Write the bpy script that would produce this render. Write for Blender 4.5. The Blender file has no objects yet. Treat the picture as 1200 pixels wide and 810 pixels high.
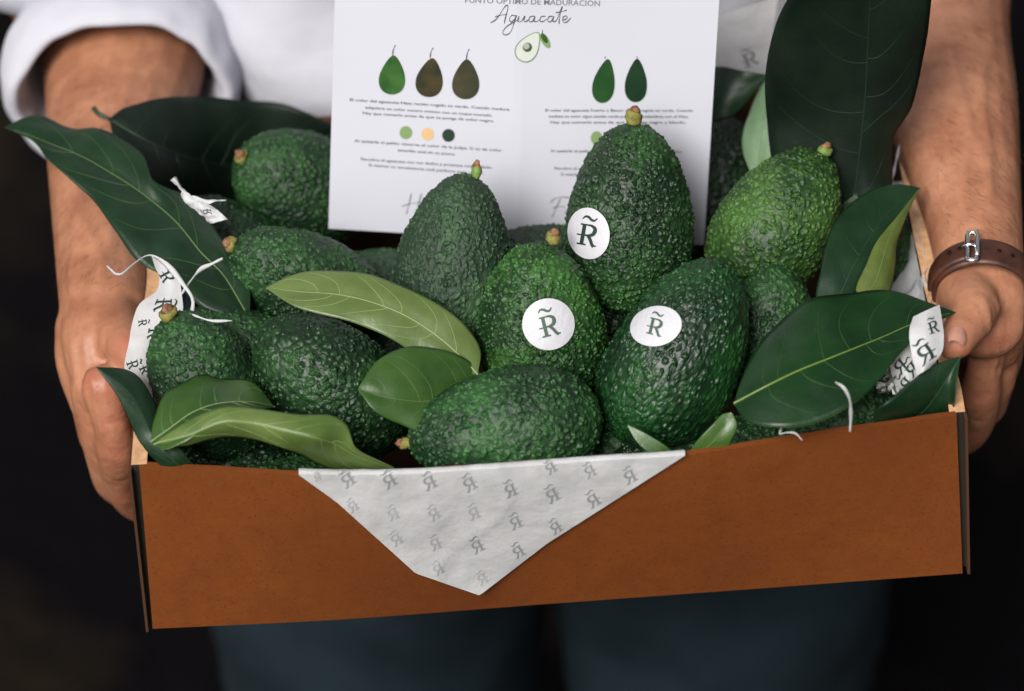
import bpy, bmesh, math, random
from mathutils import Vector, Matrix, noise
random.seed(7)
SC = bpy.context.scene
COL = SC.collection
V = Vector
PI = math.pi

# ------------------------------------------------------------------ camera
CAMP = V((-0.0125, -1.0592, 0.9532)); PITCH, YAW, ROLL, FPX = 0.6995, -0.0016, -0.0649, 3500.0
cp, sp = math.cos(PITCH), math.sin(PITCH)
FW = V((math.sin(YAW)*cp, math.cos(YAW)*cp, -sp))
R0 = FW.cross(V((0, 0, 1))).normalized(); U0 = R0.cross(FW)
RT = R0*math.cos(ROLL) + U0*math.sin(ROLL); UP = -R0*math.sin(ROLL) + U0*math.cos(ROLL)
cam = bpy.data.cameras.new('camera'); camo = bpy.data.objects.new('camera', cam); COL.objects.link(camo)
camo.matrix_world = Matrix.Translation(CAMP) @ Matrix((RT, UP, -FW)).transposed().to_4x4()
cam.sensor_width = 36; cam.lens = FPX/1200*36; cam.clip_start = 0.05; cam.clip_end = 200
cam.dof.use_dof = True; cam.dof.focus_distance = 1.462; cam.dof.aperture_fstop = 4.6
SC.camera = camo

# ------------------------------------------------------------------ light
SUN_EL, SUN_AZ = math.radians(45), math.radians(205)     # azimuth measured clockwise from +Y; light from behind the camera, a little left
w = bpy.data.worlds.new('World'); SC.world = w; w.use_nodes = True
nt = w.node_tree; nt.nodes.clear()
sky = nt.nodes.new('ShaderNodeTexSky'); sky.sky_type = 'NISHITA'; sky.sun_disc = False
sky.sun_elevation = SUN_EL; sky.sun_rotation = SUN_AZ; sky.dust_density = 6.0; sky.air_density = 1.0; sky.ozone_density = 1.0
hs = nt.nodes.new('ShaderNodeHueSaturation'); hs.inputs['Saturation'].default_value = 0.30   # an overcast sky is nearly neutral
bg = nt.nodes.new('ShaderNodeBackground'); bg.inputs[1].default_value = 0.075
wo = nt.nodes.new('ShaderNodeOutputWorld')
nt.links.new(sky.outputs[0], hs.inputs['Color']); nt.links.new(hs.outputs[0], bg.inputs[0]); nt.links.new(bg.outputs[0], wo.inputs[0])
sun = bpy.data.lights.new('sun', 'SUN'); sun.energy = 3.3; sun.angle = math.radians(26); sun.color = (1.0, 0.97, 0.93)
suno = bpy.data.objects.new('sun', sun); COL.objects.link(suno)
sdir = V((math.sin(SUN_AZ)*math.cos(SUN_EL), math.cos(SUN_AZ)*math.cos(SUN_EL), math.sin(SUN_EL)))
suno.rotation_euler = sdir.to_track_quat('Z', 'Y').to_euler(); suno.location = (0, -1, 3)
SC.view_settings.view_transform = 'Standard'; SC.view_settings.look = 'None'
SC.view_settings.exposure = 0.28; SC.view_settings.gamma = 1.0; SC.view_settings.use_curve_mapping = False

# ------------------------------------------------------------------ helpers
def ray(px, py): return (FW*FPX + RT*(px-600) + UP*(405-py)).normalized()
def PZ(px, py, z): d = ray(px, py); return CAMP + d*((z-CAMP.z)/d.z)
def PYY(px, py, y): d = ray(px, py); return CAMP + d*((y-CAMP.y)/d.y)
def depth(p): return (p-CAMP).dot(FW)
def PD(px, py, dep): d = ray(px, py); return CAMP + d*(dep/d.dot(FW))
def ppm(p): return FPX/depth(p)               # pixels per metre at p

def cr(pts, t):
    """Catmull-Rom through pts at t in 0..1 (uniform)."""
    n = len(pts)-1; x = min(max(t, 0), 1)*n; i = min(int(x), n-1); f = x-i
    p1, p2 = pts[i], pts[i+1]; p0 = pts[i-1] if i > 0 else p1*2-p2; p3 = pts[i+2] if i+2 <= n else p2*2-p1
    return 0.5*((2*p1) + (p2-p0)*f + (2*p0-5*p1+4*p2-p3)*f*f + (3*p1-p0-3*p2+p3)*f**3)
def arclen(pts, n):
    """resample a Catmull-Rom curve to n+1 points evenly by length"""
    m = 12*len(pts); s = [cr(pts, i/m) for i in range(m+1)]; L = [0]
    for a, b in zip(s, s[1:]): L.append(L[-1]+(b-a).length)
    out = []; j = 0
    for i in range(n+1):
        t = L[-1]*i/n
        while j < m-1 and L[j+1] < t: j += 1
        f = (t-L[j])/max(L[j+1]-L[j], 1e-12); out.append(s[j].lerp(s[j+1], min(max(f, 0), 1)))
    return out

def mesh_obj(name, verts, faces, mats, parent=None, smooth=True, fm=None):
    me = bpy.data.meshes.new(name); me.from_pydata([tuple(v) for v in verts], [], faces)
    for m in (mats if isinstance(mats, (list, tuple)) else [mats]): me.materials.append(m)
    if smooth: me.polygons.foreach_set('use_smooth', [True]*len(me.polygons))
    if fm: me.polygons.foreach_set('material_index', fm)
    me.update()
    o = bpy.data.objects.new(name, me); COL.objects.link(o)
    if parent: o.parent = parent; o.matrix_parent_inverse = parent.matrix_world.inverted()
    return o
def empty(name, loc, label=None, cat=None, group=None):
    o = bpy.data.objects.new(name, None); o.location = loc; COL.objects.link(o); o.empty_display_size = 0.01
    o.matrix_world = Matrix.Translation(loc)
    tag(o, label, cat, group); return o
def tag(o, label=None, cat=None, group=None, kind=None):
    if label: o['label'] = label
    if cat: o['category'] = cat
    if group: o['group'] = group
    if kind: o['kind'] = kind
    return o
def grid_faces(nu, nv, wrap=False, off=0):
    f = []
    for i in range(nu):
        for j in range(nv):
            a = off+i*(nv+1)+j; b = a+1; c = a+nv+2; d = a+nv+1
            f.append((a, b, c, d))
    return f
def solidify(o, t, offset=-1, matoff=0):
    m = o.modifiers.new('thickness', 'SOLIDIFY'); m.thickness = t; m.offset = offset; m.material_offset = matoff; m.use_rim = True
def tube(pts, rads, seg=10, cap=True):
    vs = []; fs = []; n = len(pts); prev = None
    for i, p in enumerate(pts):
        t = (pts[min(i+1, n-1)]-pts[max(i-1, 0)]).normalized()
        if prev is None: a = t.orthogonal().normalized()
        else: a = (prev - t*prev.dot(t)).normalized()
        prev = a; b = t.cross(a); r = rads[i] if isinstance(rads, (list, tuple)) else rads
        for k in range(seg): vs.append(p + (a*math.cos(2*PI*k/seg)+b*math.sin(2*PI*k/seg))*r)
    for i in range(n-1):
        for k in range(seg): fs.append((i*seg+k, i*seg+(k+1) % seg, (i+1)*seg+(k+1) % seg, (i+1)*seg+k))
    if cap: fs.append(tuple(range(seg))[::-1]); fs.append(tuple((n-1)*seg+k for k in range(seg)))
    return vs, fs
def box_mesh(a, b):
    x0, y0, z0 = a; x1, y1, z1 = b
    v = [(x0,y0,z0),(x1,y0,z0),(x1,y1,z0),(x0,y1,z0),(x0,y0,z1),(x1,y0,z1),(x1,y1,z1),(x0,y1,z1)]
    return v, [(0,3,2,1),(4,5,6,7),(0,1,5,4),(1,2,6,5),(2,3,7,6),(3,0,4,7)]

# ------------------------------------------------------------------ materials
def mat(name, col, rough=0.5, spec=0.5, sss=0, trans=0, metal=0):
    m = bpy.data.materials.new(name); m.use_nodes = True; b = m.node_tree.nodes['Principled BSDF']
    b.inputs['Base Color'].default_value = (*col, 1); b.inputs['Roughness'].default_value = rough
    b.inputs['Specular IOR Level'].default_value = spec; b.inputs['Metallic'].default_value = metal
    return m
def N(m, t, **kw):
    n = m.node_tree.nodes.new(t)
    for k, v in kw.items():
        if hasattr(n, k): setattr(n, k, v)
    return n
def LK(m, a, b): m.node_tree.links.new(a, b)
def bsdf(m): return m.node_tree.nodes['Principled BSDF']
def noise_color(m, c1, c2, scale, detail=4, rough=0.6, lo=0.35, hi=0.65, coord='Object', stretch=None):
    tc = N(m, 'ShaderNodeTexCoord'); nz = N(m, 'ShaderNodeTexNoise'); nz.inputs['Scale'].default_value = scale
    nz.inputs['Detail'].default_value = detail; nz.inputs['Roughness'].default_value = rough
    src = tc.outputs[coord]
    if stretch:
        mp = N(m, 'ShaderNodeMapping'); mp.inputs['Scale'].default_value = stretch; LK(m, src, mp.inputs[0]); src = mp.outputs[0]
    LK(m, src, nz.inputs['Vector'])
    r = N(m, 'ShaderNodeValToRGB'); r.color_ramp.elements[0].position = lo; r.color_ramp.elements[1].position = hi
    r.color_ramp.elements[0].color = (*c1, 1); r.color_ramp.elements[1].color = (*c2, 1)
    LK(m, nz.outputs[0], r.inputs[0]); LK(m, r.outputs[0], bsdf(m).inputs['Base Color'])
    return nz, r
def bump(m, scale, strength=0.3, dist=0.001, detail=5, kind='noise', stretch=None, prev=None):
    tc = N(m, 'ShaderNodeTexCoord'); src = tc.outputs['Object']
    if stretch:
        mp = N(m, 'ShaderNodeMapping'); mp.inputs['Scale'].default_value = stretch; LK(m, src, mp.inputs[0]); src = mp.outputs[0]
    if kind == 'noise':
        nz = N(m, 'ShaderNodeTexNoise'); nz.inputs['Detail'].default_value = detail
    else:
        nz = N(m, 'ShaderNodeTexVoronoi')
    nz.inputs['Scale'].default_value = scale; LK(m, src, nz.inputs['Vector'])
    b = N(m, 'ShaderNodeBump'); b.inputs['Strength'].default_value = strength; b.inputs['Distance'].default_value = dist
    LK(m, nz.outputs[0], b.inputs['Height'])
    if prev: LK(m, prev.outputs[0], b.inputs['Normal'])
    LK(m, b.outputs[0], bsdf(m).inputs['Normal']); return b

def avo_mat(name, dark, light, rough=0.36, scale=330, amp=0.0010, seed=0.0, warp=0.0016, stretch=1.0):
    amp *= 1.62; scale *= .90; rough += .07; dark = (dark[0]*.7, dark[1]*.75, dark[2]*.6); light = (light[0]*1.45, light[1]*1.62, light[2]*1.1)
    m = mat(name, dark, rough, 0.38); b = bsdf(m)
    tc = N(m, 'ShaderNodeTexCoord')
    off = N(m, 'ShaderNodeVectorMath', operation='ADD'); off.inputs[1].default_value = (seed*0.37, seed*0.91, seed*0.53)
    LK(m, tc.outputs['Object'], off.inputs[0])
    if stretch != 1.0:
        mp_ = N(m, 'ShaderNodeMapping'); mp_.inputs['Scale'].default_value = (1, 1, stretch); LK(m, off.outputs[0], mp_.inputs[0]); off = mp_
    wn = N(m, 'ShaderNodeTexNoise'); wn.inputs['Scale'].default_value = 260; wn.inputs['Detail'].default_value = 2
    LK(m, off.outputs[0], wn.inputs['Vector'])
    sc = N(m, 'ShaderNodeVectorMath', operation='SCALE'); sc.inputs['Scale'].default_value = warp*2; LK(m, wn.outputs['Color'], sc.inputs[0])
    ad = N(m, 'ShaderNodeVectorMath', operation='ADD'); LK(m, off.outputs[0], ad.inputs[0]); LK(m, sc.outputs[0], ad.inputs[1])
    vo = N(m, 'ShaderNodeTexVoronoi', feature='SMOOTH_F1'); vo.inputs['Scale'].default_value = scale; vo.inputs['Smoothness'].default_value = 0.36
    vo.inputs['Randomness'].default_value = 1.0; LK(m, ad.outputs[0], vo.inputs['Vector'])
    # bump height: rounded pebbles, varied by a broader noise
    mr = N(m, 'ShaderNodeMapRange'); mr.interpolation_type = 'SMOOTHERSTEP'; mr.inputs['From Min'].default_value = 0.80; mr.inputs['From Max'].default_value = -0.08
    LK(m, vo.outputs['Distance'], mr.inputs['Value'])
    n2 = N(m, 'ShaderNodeTexNoise'); n2.inputs['Scale'].default_value = 120; n2.inputs['Detail'].default_value = 3; LK(m, off.outputs[0], n2.inputs['Vector'])
    mr2 = N(m, 'ShaderNodeMapRange'); mr2.inputs['From Min'].default_value = 0.3; mr2.inputs['From Max'].default_value = 0.7
    mr2.inputs['To Min'].default_value = 0.35; mr2.inputs['To Max'].default_value = 1.15; LK(m, n2.outputs[0], mr2.inputs['Value'])
    vo2 = N(m, 'ShaderNodeTexVoronoi', feature='SMOOTH_F1'); vo2.inputs['Scale'].default_value = scale*.72; vo2.inputs['Smoothness'].default_value = 0.3; LK(m, ad.outputs[0], vo2.inputs['Vector'])
    mrb = N(m, 'ShaderNodeMapRange'); mrb.interpolation_type = 'SMOOTHERSTEP'; mrb.inputs['From Min'].default_value = 0.80; mrb.inputs['From Max'].default_value = -0.05; LK(m, vo2.outputs['Distance'], mrb.inputs['Value'])
    nm_ = N(m, 'ShaderNodeTexNoise'); nm_.inputs['Scale'].default_value = 42; nm_.inputs['Detail'].default_value = 3; LK(m, off.outputs[0], nm_.inputs['Vector'])
    mm = N(m, 'ShaderNodeMapRange'); mm.inputs['From Min'].default_value = 0.48; mm.inputs['From Max'].default_value = 0.72; LK(m, nm_.outputs[0], mm.inputs['Value'])
    mxv = N(m, 'ShaderNodeMix', data_type='FLOAT'); LK(m, mm.outputs[0], mxv.inputs[0]); LK(m, mr.outputs[0], mxv.inputs[2]); LK(m, mrb.outputs[0], mxv.inputs[3])
    mu = N(m, 'ShaderNodeMath', operation='MULTIPLY'); LK(m, mxv.outputs[0], mu.inputs[0]); LK(m, mr2.outputs[0], mu.inputs[1])
    n3 = N(m, 'ShaderNodeTexNoise'); n3.inputs['Scale'].default_value = 1100; n3.inputs['Detail'].default_value = 2; LK(m, off.outputs[0], n3.inputs['Vector'])
    m3 = N(m, 'ShaderNodeMath', operation='MULTIPLY_ADD'); m3.inputs[1].default_value = 0.03; LK(m, n3.outputs[0], m3.inputs[0]); LK(m, mu.outputs[0], m3.inputs[2])
    dp = N(m, 'ShaderNodeDisplacement'); dp.inputs['Scale'].default_value = amp; dp.inputs['Midlevel'].default_value = 0.5
    LK(m, m3.outputs[0], dp.inputs['Height'])
    LK(m, dp.outputs[0], m.node_tree.nodes['Material Output'].inputs['Displacement']); m.displacement_method = 'BOTH'
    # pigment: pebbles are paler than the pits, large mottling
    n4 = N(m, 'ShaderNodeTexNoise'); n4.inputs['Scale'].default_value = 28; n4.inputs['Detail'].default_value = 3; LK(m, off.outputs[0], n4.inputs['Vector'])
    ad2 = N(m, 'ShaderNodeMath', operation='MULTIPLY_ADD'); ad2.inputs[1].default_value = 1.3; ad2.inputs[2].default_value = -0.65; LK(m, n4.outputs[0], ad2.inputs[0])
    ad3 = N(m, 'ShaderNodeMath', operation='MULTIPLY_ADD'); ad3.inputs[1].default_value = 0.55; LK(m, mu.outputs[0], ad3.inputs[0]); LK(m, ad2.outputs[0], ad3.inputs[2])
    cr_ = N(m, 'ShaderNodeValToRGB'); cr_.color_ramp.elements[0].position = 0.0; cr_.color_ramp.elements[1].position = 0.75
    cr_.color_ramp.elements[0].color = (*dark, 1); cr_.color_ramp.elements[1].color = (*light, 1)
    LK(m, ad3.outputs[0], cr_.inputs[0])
    # a few corky flecks
    n5 = N(m, 'ShaderNodeTexNoise'); n5.inputs['Scale'].default_value = 75; n5.inputs['Detail'].default_value = 5; n5.inputs['Roughness'].default_value = 0.8; LK(m, off.outputs[0], n5.inputs['Vector'])
    r5 = N(m, 'ShaderNodeValToRGB'); r5.color_ramp.elements[0].position = 0.70; r5.color_ramp.elements[1].position = 0.76; LK(m, n5.outputs[0], r5.inputs[0])
    mx = N(m, 'ShaderNodeMix', data_type='RGBA'); LK(m, r5.outputs[0], mx.inputs[0]); LK(m, cr_.outputs[0], mx.inputs[6]); mx.inputs[7].default_value = (0.10, 0.055, 0.03, 1)
    LK(m, mx.outputs[2], b.inputs['Base Color'])
    mr6 = N(m, 'ShaderNodeMapRange'); mr6.inputs['To Min'].default_value = rough-0.06; mr6.inputs['To Max'].default_value = rough+0.12; LK(m, n4.outputs[0], mr6.inputs['Value'])
    LK(m, mr6.outputs[0], b.inputs['Roughness'])
    return m

def leaf_mat(name, c1, c2, rough=0.35, scale=60, transl=0.0, spec=0.5):
    m = mat(name, c1, rough, spec)
    noise_color(m, c1, c2, scale, 5, 0.6, 0.3, 0.72)
    b1 = bump(m, 90, 0.35, 0.0012, 3); bump(m, 900, 0.25, 0.0003, 3, prev=b1)
    if transl:
        out = m.node_tree.nodes['Material Output']; tr = N(m, 'ShaderNodeBsdfTranslucent'); tr.inputs[0].default_value = (c2[0]*2.2, c2[1]*2.4, c2[2]*1.0, 1)
        mx = N(m, 'ShaderNodeMixShader'); mx.inputs[0].default_value = transl
        LK(m, bsdf(m).outputs[0], mx.inputs[1]); LK(m, tr.outputs[0], mx.inputs[2]); LK(m, mx.outputs[0], out.inputs['Surface'])
    return m

M = {}
M['soil'] = mat('dark_soil', (0.008, 0.007, 0.007), 1.0, 0.05)
noise_color(M['soil'], (0.0024, 0.0020, 0.0026), (0.024, 0.017, 0.009), 2.0, 5, 0.6, 0.50, 0.85)
bump(M['soil'], 30, 0.8, 0.02)
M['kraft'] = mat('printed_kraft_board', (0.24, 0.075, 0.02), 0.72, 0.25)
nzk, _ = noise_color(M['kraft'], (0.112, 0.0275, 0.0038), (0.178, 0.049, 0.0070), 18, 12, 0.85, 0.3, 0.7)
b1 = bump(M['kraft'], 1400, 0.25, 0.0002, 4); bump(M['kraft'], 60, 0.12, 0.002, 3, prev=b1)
# fibre specks in the board
def specks(m, col, scale, lo, hi):
    b = bsdf(m); src = b.inputs['Base Color'].links[0].from_socket
    tc = N(m, 'ShaderNodeTexCoord'); n = N(m, 'ShaderNodeTexNoise'); n.inputs['Scale'].default_value = scale; n.inputs['Detail'].default_value = 3; LK(m, tc.outputs['Object'], n.inputs['Vector'])
    r = N(m, 'ShaderNodeValToRGB'); r.color_ramp.elements[0].position = lo; r.color_ramp.elements[1].position = hi; LK(m, n.outputs[0], r.inputs[0])
    mx = N(m, 'ShaderNodeMix', data_type='RGBA'); LK(m, r.outputs[0], mx.inputs[0]); LK(m, src, mx.inputs[6]); mx.inputs[7].default_value = (*col, 1); LK(m, mx.outputs[2], b.inputs['Base Color'])
specks(M['kraft'], (0.095, 0.023, 0.004), 620, 0.56, 0.78); specks(M['kraft'], (0.20, 0.06, 0.016), 1000, 0.68, 0.84); specks(M['kraft'], (0.085, 0.018, 0.004), 9, 0.52, 0.85)
M['board_edge'] = mat('cut_cardboard_edge', (0.62, 0.38, 0.22), 0.8, 0.2)
noise_color(M['board_edge'], (0.42, 0.23, 0.12), (0.60, 0.36, 0.20), 200, 5, 0.6)
M['board_in'] = mat('inner_cardboard', (0.06, 0.027, 0.013), 0.9, 0.2)  # dark tone stands in for shade on the box's floor and back
M['gap'] = mat('dark_board_seam', (0.02, 0.018, 0.014), 0.9, 0.1)
M['paper'] = mat('white_tissue_paper', (0.74, 0.74, 0.75), 0.7, 0.2)
noise_color(M['paper'], (0.53, 0.54, 0.54), (0.62, 0.62, 0.63), 60, 8, 0.7)
out_ = M['paper'].node_tree.nodes['Material Output']; tr_p = N(M['paper'], 'ShaderNodeBsdfTranslucent'); tr_p.inputs[0].default_value = (.75, .75, .74, 1); mxp = N(M['paper'], 'ShaderNodeMixShader'); mxp.inputs[0].default_value = .25
LK(M['paper'], bsdf(M['paper']).outputs[0], mxp.inputs[1]); LK(M['paper'], tr_p.outputs[0], mxp.inputs[2]); LK(M['paper'], mxp.outputs[0], out_.inputs['Surface'])
b1 = bump(M['paper'], 45, 0.5, 0.003, 6); bump(M['paper'], 260, 0.3, 0.0008, 4, prev=b1)
M['shred'] = mat('shredded_white_paper', (0.7, 0.72, 0.68), 0.7, 0.2)
M['shred_print'] = mat('shredded_printed_paper', (0.12, 0.13, 0.10), 0.7, 0.2)
M['card'] = mat('smooth_white_card', (0.735, 0.735, 0.80), 0.6, 0.25)
noise_color(M['card'], (0.575, 0.58, 0.65), (0.605, 0.61, 0.68), 8, 3)
M['ink'] = mat('grey_ink', (0.12, 0.12, 0.14), 0.7, 0.2)
M['inkfine'] = mat('fine_grey_ink', (0.07, 0.07, 0.09), 0.7, 0.2)
M['inkpale'] = mat('pale_grey_ink', (0.20, 0.21, 0.23), 0.7, 0.2)
M['inkdark'] = mat('dark_green_ink', (0.012, 0.03, 0.022), 0.6, 0.3)
M['stickink'] = mat('sticker_green_ink', (0.05, 0.085, 0.06), 0.5, 0.3)
M['sticker'] = mat('glossy_white_sticker', (0.47, 0.47, 0.50), 0.42, 0.35)
bump(M['sticker'], 330, 0.45, 0.0008, 2)
M['skin'] = mat('skin', (0.56, 0.27, 0.165), 0.48, 0.4)
noise_color(M['skin'], (0.235, 0.088, 0.044), (0.43, 0.202, 0.115), 30, 7, 0.7, 0.3, 0.7)
at_ = N(M['skin'], 'ShaderNodeAttribute'); at_.attribute_name = 'flush'; mxs = N(M['skin'], 'ShaderNodeMix', data_type='RGBA'); src_ = bsdf(M['skin']).inputs['Base Color'].links[0].from_socket
fm_ = N(M['skin'], 'ShaderNodeMath', operation='MULTIPLY'); fm_.inputs[1].default_value = .6; LK(M['skin'], at_.outputs['Fac'], fm_.inputs[0]); LK(M['skin'], fm_.outputs[0], mxs.inputs[0]); LK(M['skin'], src_, mxs.inputs[6]); mxs.inputs[7].default_value = (.36, .12, .075, 1); LK(M['skin'], mxs.outputs[2], bsdf(M['skin']).inputs['Base Color'])
bsdf(M['skin']).inputs['Subsurface Weight'].default_value = 0.12; bsdf(M['skin']).inputs['Subsurface Radius'].default_value = (0.9, 0.35, 0.2); bsdf(M['skin']).inputs['Subsurface Scale'].default_value = 0.008
b1 = bump(M['skin'], 700, 0.25, 0.0004, 4); b2 = bump(M['skin'], 90, 0.35, 0.0016, 4, prev=b1); b3 = bump(M['skin'], 38, 0.55, 0.004, 4, stretch=(1, .35, 1), prev=b2); bump(M['skin'], 240, 0.3, 0.0009, 4, stretch=(.35, 1, 1.3), prev=b3)
M['nail'] = mat('nail', (0.44, 0.22, 0.16), 0.35, 0.4)
M['hair'] = mat('arm_hair', (0.10, 0.05, 0.03), 0.5, 0.3)
M['shirt'] = mat('white_cotton', (0.44, 0.44, 0.49), 0.85, 0.15)
b1 = bump(M['shirt'], 2200, 0.3, 0.0003, 2); bump(M['shirt'], 14, 0.5, 0.012, 3, prev=b1)
M['denim'] = mat('dark_denim', (0.03, 0.07, 0.095), 0.9, 0.15)
noise_color(M['denim'], (0.003, 0.007, 0.010), (0.011, 0.021, 0.028), 7, 6, 0.6)
bump(M['denim'], 1200, 0.4, 0.0006, 2)
M['leather'] = mat('brown_leather', (0.13, 0.042, 0.018), 0.45, 0.5)
noise_color(M['leather'], (0.03, 0.009, 0.005), (0.075, 0.025, 0.013), 60, 5, 0.6); bump(M['leather'], 500, 0.3, 0.0004)
M['steel'] = mat('polished_buckle_metal', (0.8, 0.78, 0.76), 0.22, 0.5, metal=1.0)
M['hole'] = mat('punched_hole', (0.015, 0.008, 0.006), 0.9, 0.1)
M['stem'] = mat('green_yellow_stem', (0.32, 0.28, 0.06), 0.6, 0.3)
noise_color(M['stem'], (0.085, 0.105, 0.018), (0.27, 0.22, 0.06), 330, 5, 0.7); bump(M['stem'], 500, 0.6, 0.0008)
M['stemtip'] = mat('dried_stem_tip', (0.42, 0.20, 0.12), 0.8, 0.2)
noise_color(M['stemtip'], (0.07, 0.025, 0.014), (0.30, 0.16, 0.085), 420, 5, 0.7); bump(M['stemtip'], 700, 0.7, 0.0008)
M['stemgreen'] = mat('green_stem', (0.10, 0.17, 0.035), 0.55, 0.3)
noise_color(M['stemgreen'], (0.06, 0.12, 0.02), (0.18, 0.26, 0.06), 300, 4, 0.7)
LM = {
 'deep': leaf_mat('deep_green_leaf', (0.0035, 0.016, 0.006), (0.010, 0.032, 0.012), 0.40, 45, spec=0.32),
 'dusk': leaf_mat('blackish_green_leaf', (0.0015, 0.0055, 0.003), (0.004, 0.012, 0.0055), 0.55, 40, spec=0.22),
 'glossy': leaf_mat('glossy_dark_green_leaf', (0.003, 0.018, 0.0045), (0.008, 0.037, 0.008), 0.36, 40, spec=0.32),
 'mid': leaf_mat('green_leaf', (0.018, 0.058, 0.009), (0.048, 0.105, 0.018), 0.36, 40, 0.15),
 'bright': leaf_mat('light_green_leaf', (0.070, 0.115, 0.028), (0.130, 0.180, 0.055), 0.34, 40, 0.15),
 'under': leaf_mat('pale_leaf_underside', (0.085, 0.15, 0.075), (0.14, 0.23, 0.12), 0.6, 50, 0.1),
 'olive': leaf_mat('olive_leaf_underside', (0.055, 0.085, 0.012), (0.105, 0.14, 0.025), 0.5, 60, 0.1),
 'curl': leaf_mat('soft_green_curled_leaf', (0.060, 0.110, 0.020), (0.120, 0.175, 0.045), 0.42, 40, 0.18),
}
M['vein_p'] = mat('pale_vein', (0.085, 0.14, 0.045), 0.45, 0.4)
M['vein_y'] = mat('yellow_green_vein', (0.12, 0.18, 0.035), 0.45, 0.4)
M['vein_l'] = mat('light_vein', (0.20, 0.27, 0.12), 0.5, 0.3)
M['vein_s'] = mat('thin_green_vein', (0.035, 0.078, 0.022), 0.45, 0.4)
M['vein_d'] = mat('dark_vein', (0.014, 0.036, 0.014), 0.5, 0.4)
M['vein_dd'] = mat('blackish_vein', (0.006, 0.018, 0.008), 0.55, 0.3)

# ------------------------------------------------------------------ the ground
g = mesh_obj('ground', [(-60, -60, -1.02), (60, -60, -1.02), (60, 60, -1.02), (-60, 60, -1.02)], [(0, 1, 2, 3)], M['soil'], smooth=False)
tag(g, kind='structure')

# ------------------------------------------------------------------ the cardboard box
BW, BD, BH = 0.2, 0.279, 0.104
topc = [V((p[0], p[1], 0)) for p in [(163, 546), (250, 551), (350, 556.5), (450, 556), (560, 549), (680, 541), (800, 534), (900, 519), (1000, 504), (1121, 487)]]
botc = [V((p[0], p[1], 0)) for p in [(179, 737), (400, 726), (640, 708), (900, 689), (1128, 672)]]
def front_px(u, v):       # u along the box front, v 0 at the rim, 1 at the bottom
    return cr(topc, u).lerp(cr(botc, u), v)
def front_pt(u, v, off=0.0):
    t = cr(topc, u); b = cr(botc, u); T = PZ(t.x, t.y, 0.0); B = PYY(b.x, b.y, 0.0)
    e = v**1.35 if v > 0 else v
    p = T.lerp(B, v); p.y = T.y + (B.y-T.y)*min(1, e if v > 0 else 0)
    p.y -= off
    return p
def front_Y(px, py):
    """depth (world y) of the bowed front panel where the pixel ray meets it"""
    y = -0.005
    for _ in range(6):
        P = PYY(px, py, y); u = min(max((px-160)/964, 0), 1); t = cr(topc, u); T = PZ(t.x, t.y, 0.0)
        b = cr(botc, u); B = PYY(b.x, b.y, 0.0); v = min(max((T.z-P.z)/(T.z-B.z), 0), 1); y = T.y+(B.y-T.y)*v**1.35
    return y
box = empty('cardboard_box', (0, 0.14, -BH), 'open brown cardboard box full of avocados held in two hands', 'box')
nu, nv = 60, 14
vs = []; T = 0.0032
for layer in (0, 1):
    for i in range(nu+1):
        for j in range(nv+1):
            p = front_pt(i/nu, j/nv); p.y += layer*T
            p.z += 0.0006*noise.noise(V((i*0.35, 3, 1))) if j == 0 else 0
            vs.append(p)
K = (nu+1)*(nv+1); fs = [f[::-1] for f in grid_faces(nu, nv)] + grid_faces(nu, nv, off=K); fm = [0]*(nu*nv) + [1]*(nu*nv)
for i in range(nu):
    a = i*(nv+1); fs.append((a, a+nv+1, K+a+nv+1, K+a)); fm.append(0)
    a += nv; fs.append((a+nv+1, a, K+a, K+a+nv+1)); fm.append(0)
for i in (0, nu):
    for j in range(nv):
        a = i*(nv+1)+j; fs.append((a, a+1, K+a+1, K+a) if i == 0 else (a+1, a, K+a, K+a+1)); fm.append(2)
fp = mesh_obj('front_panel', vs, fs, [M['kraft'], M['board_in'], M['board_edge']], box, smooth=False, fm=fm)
# side walls: a folded double board, its rim a pale cut strip
def side_wall(name, top_f, top_b, bot_f, x_sign, rimw):
    """top_f/top_b: outer rim points at the front and the back; inner side offset by the rim width"""
    n = 30; vs = []; 
    for k in range(n+1):
        t = k/n; o = top_f.lerp(top_b, t); bo = V((bot_f.x, o.y, bot_f.z))
        o2 = o + V((0.0009*noise.noise(V((k*.3, x_sign, 0)))*x_sign, 0, 0.0005*noise.noise(V((k*.4, 5, 0)))))
        inn = o2 - V((x_sign*rimw, 0, 0)); bi = bo - V((x_sign*rimw, 0, 0))
        vs += [bo, o2, inn, bi]
    fs = []; fm = []
    for k in range(n):
        a = k*4
        for q, mi in ((0, 0), (1, 2), (2, 1), (3, 0)):
            b_ = (q+1) % 4; f = (a+q, a+b_, a+4+b_, a+4+q)
            fs.append(f if x_sign > 0 else f[::-1]); fm.append(mi)
    fs.append((0, 3, 2, 1) if x_sign > 0 else (0, 1, 2, 3)); fm.append(3); a = n*4; fs.append((a, a+1, a+2, a+3)); fm.append(0)
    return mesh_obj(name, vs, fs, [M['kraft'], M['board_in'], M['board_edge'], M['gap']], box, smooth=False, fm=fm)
rtf = PZ(1130, 484, 0.0); rtb = PZ(1057, 120, 0.0)
ltf = PZ(154, 541, 0.0); ltb = PZ(185, 150, 0.0)
rbf = PYY(1137, 672, -0.002); lbf = PYY(171, 740, -0.002)
side_wall('side_panel', V((rtf.x+.0005, 0.0032, 0)), V((rtb.x, BD, 0)), rbf, 1, 0.0075)
side_wall('side_panel', V((ltf.x, 0.0032, 0)), V((ltb.x, BD, 0)), lbf, -1, 0.0075)
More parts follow.
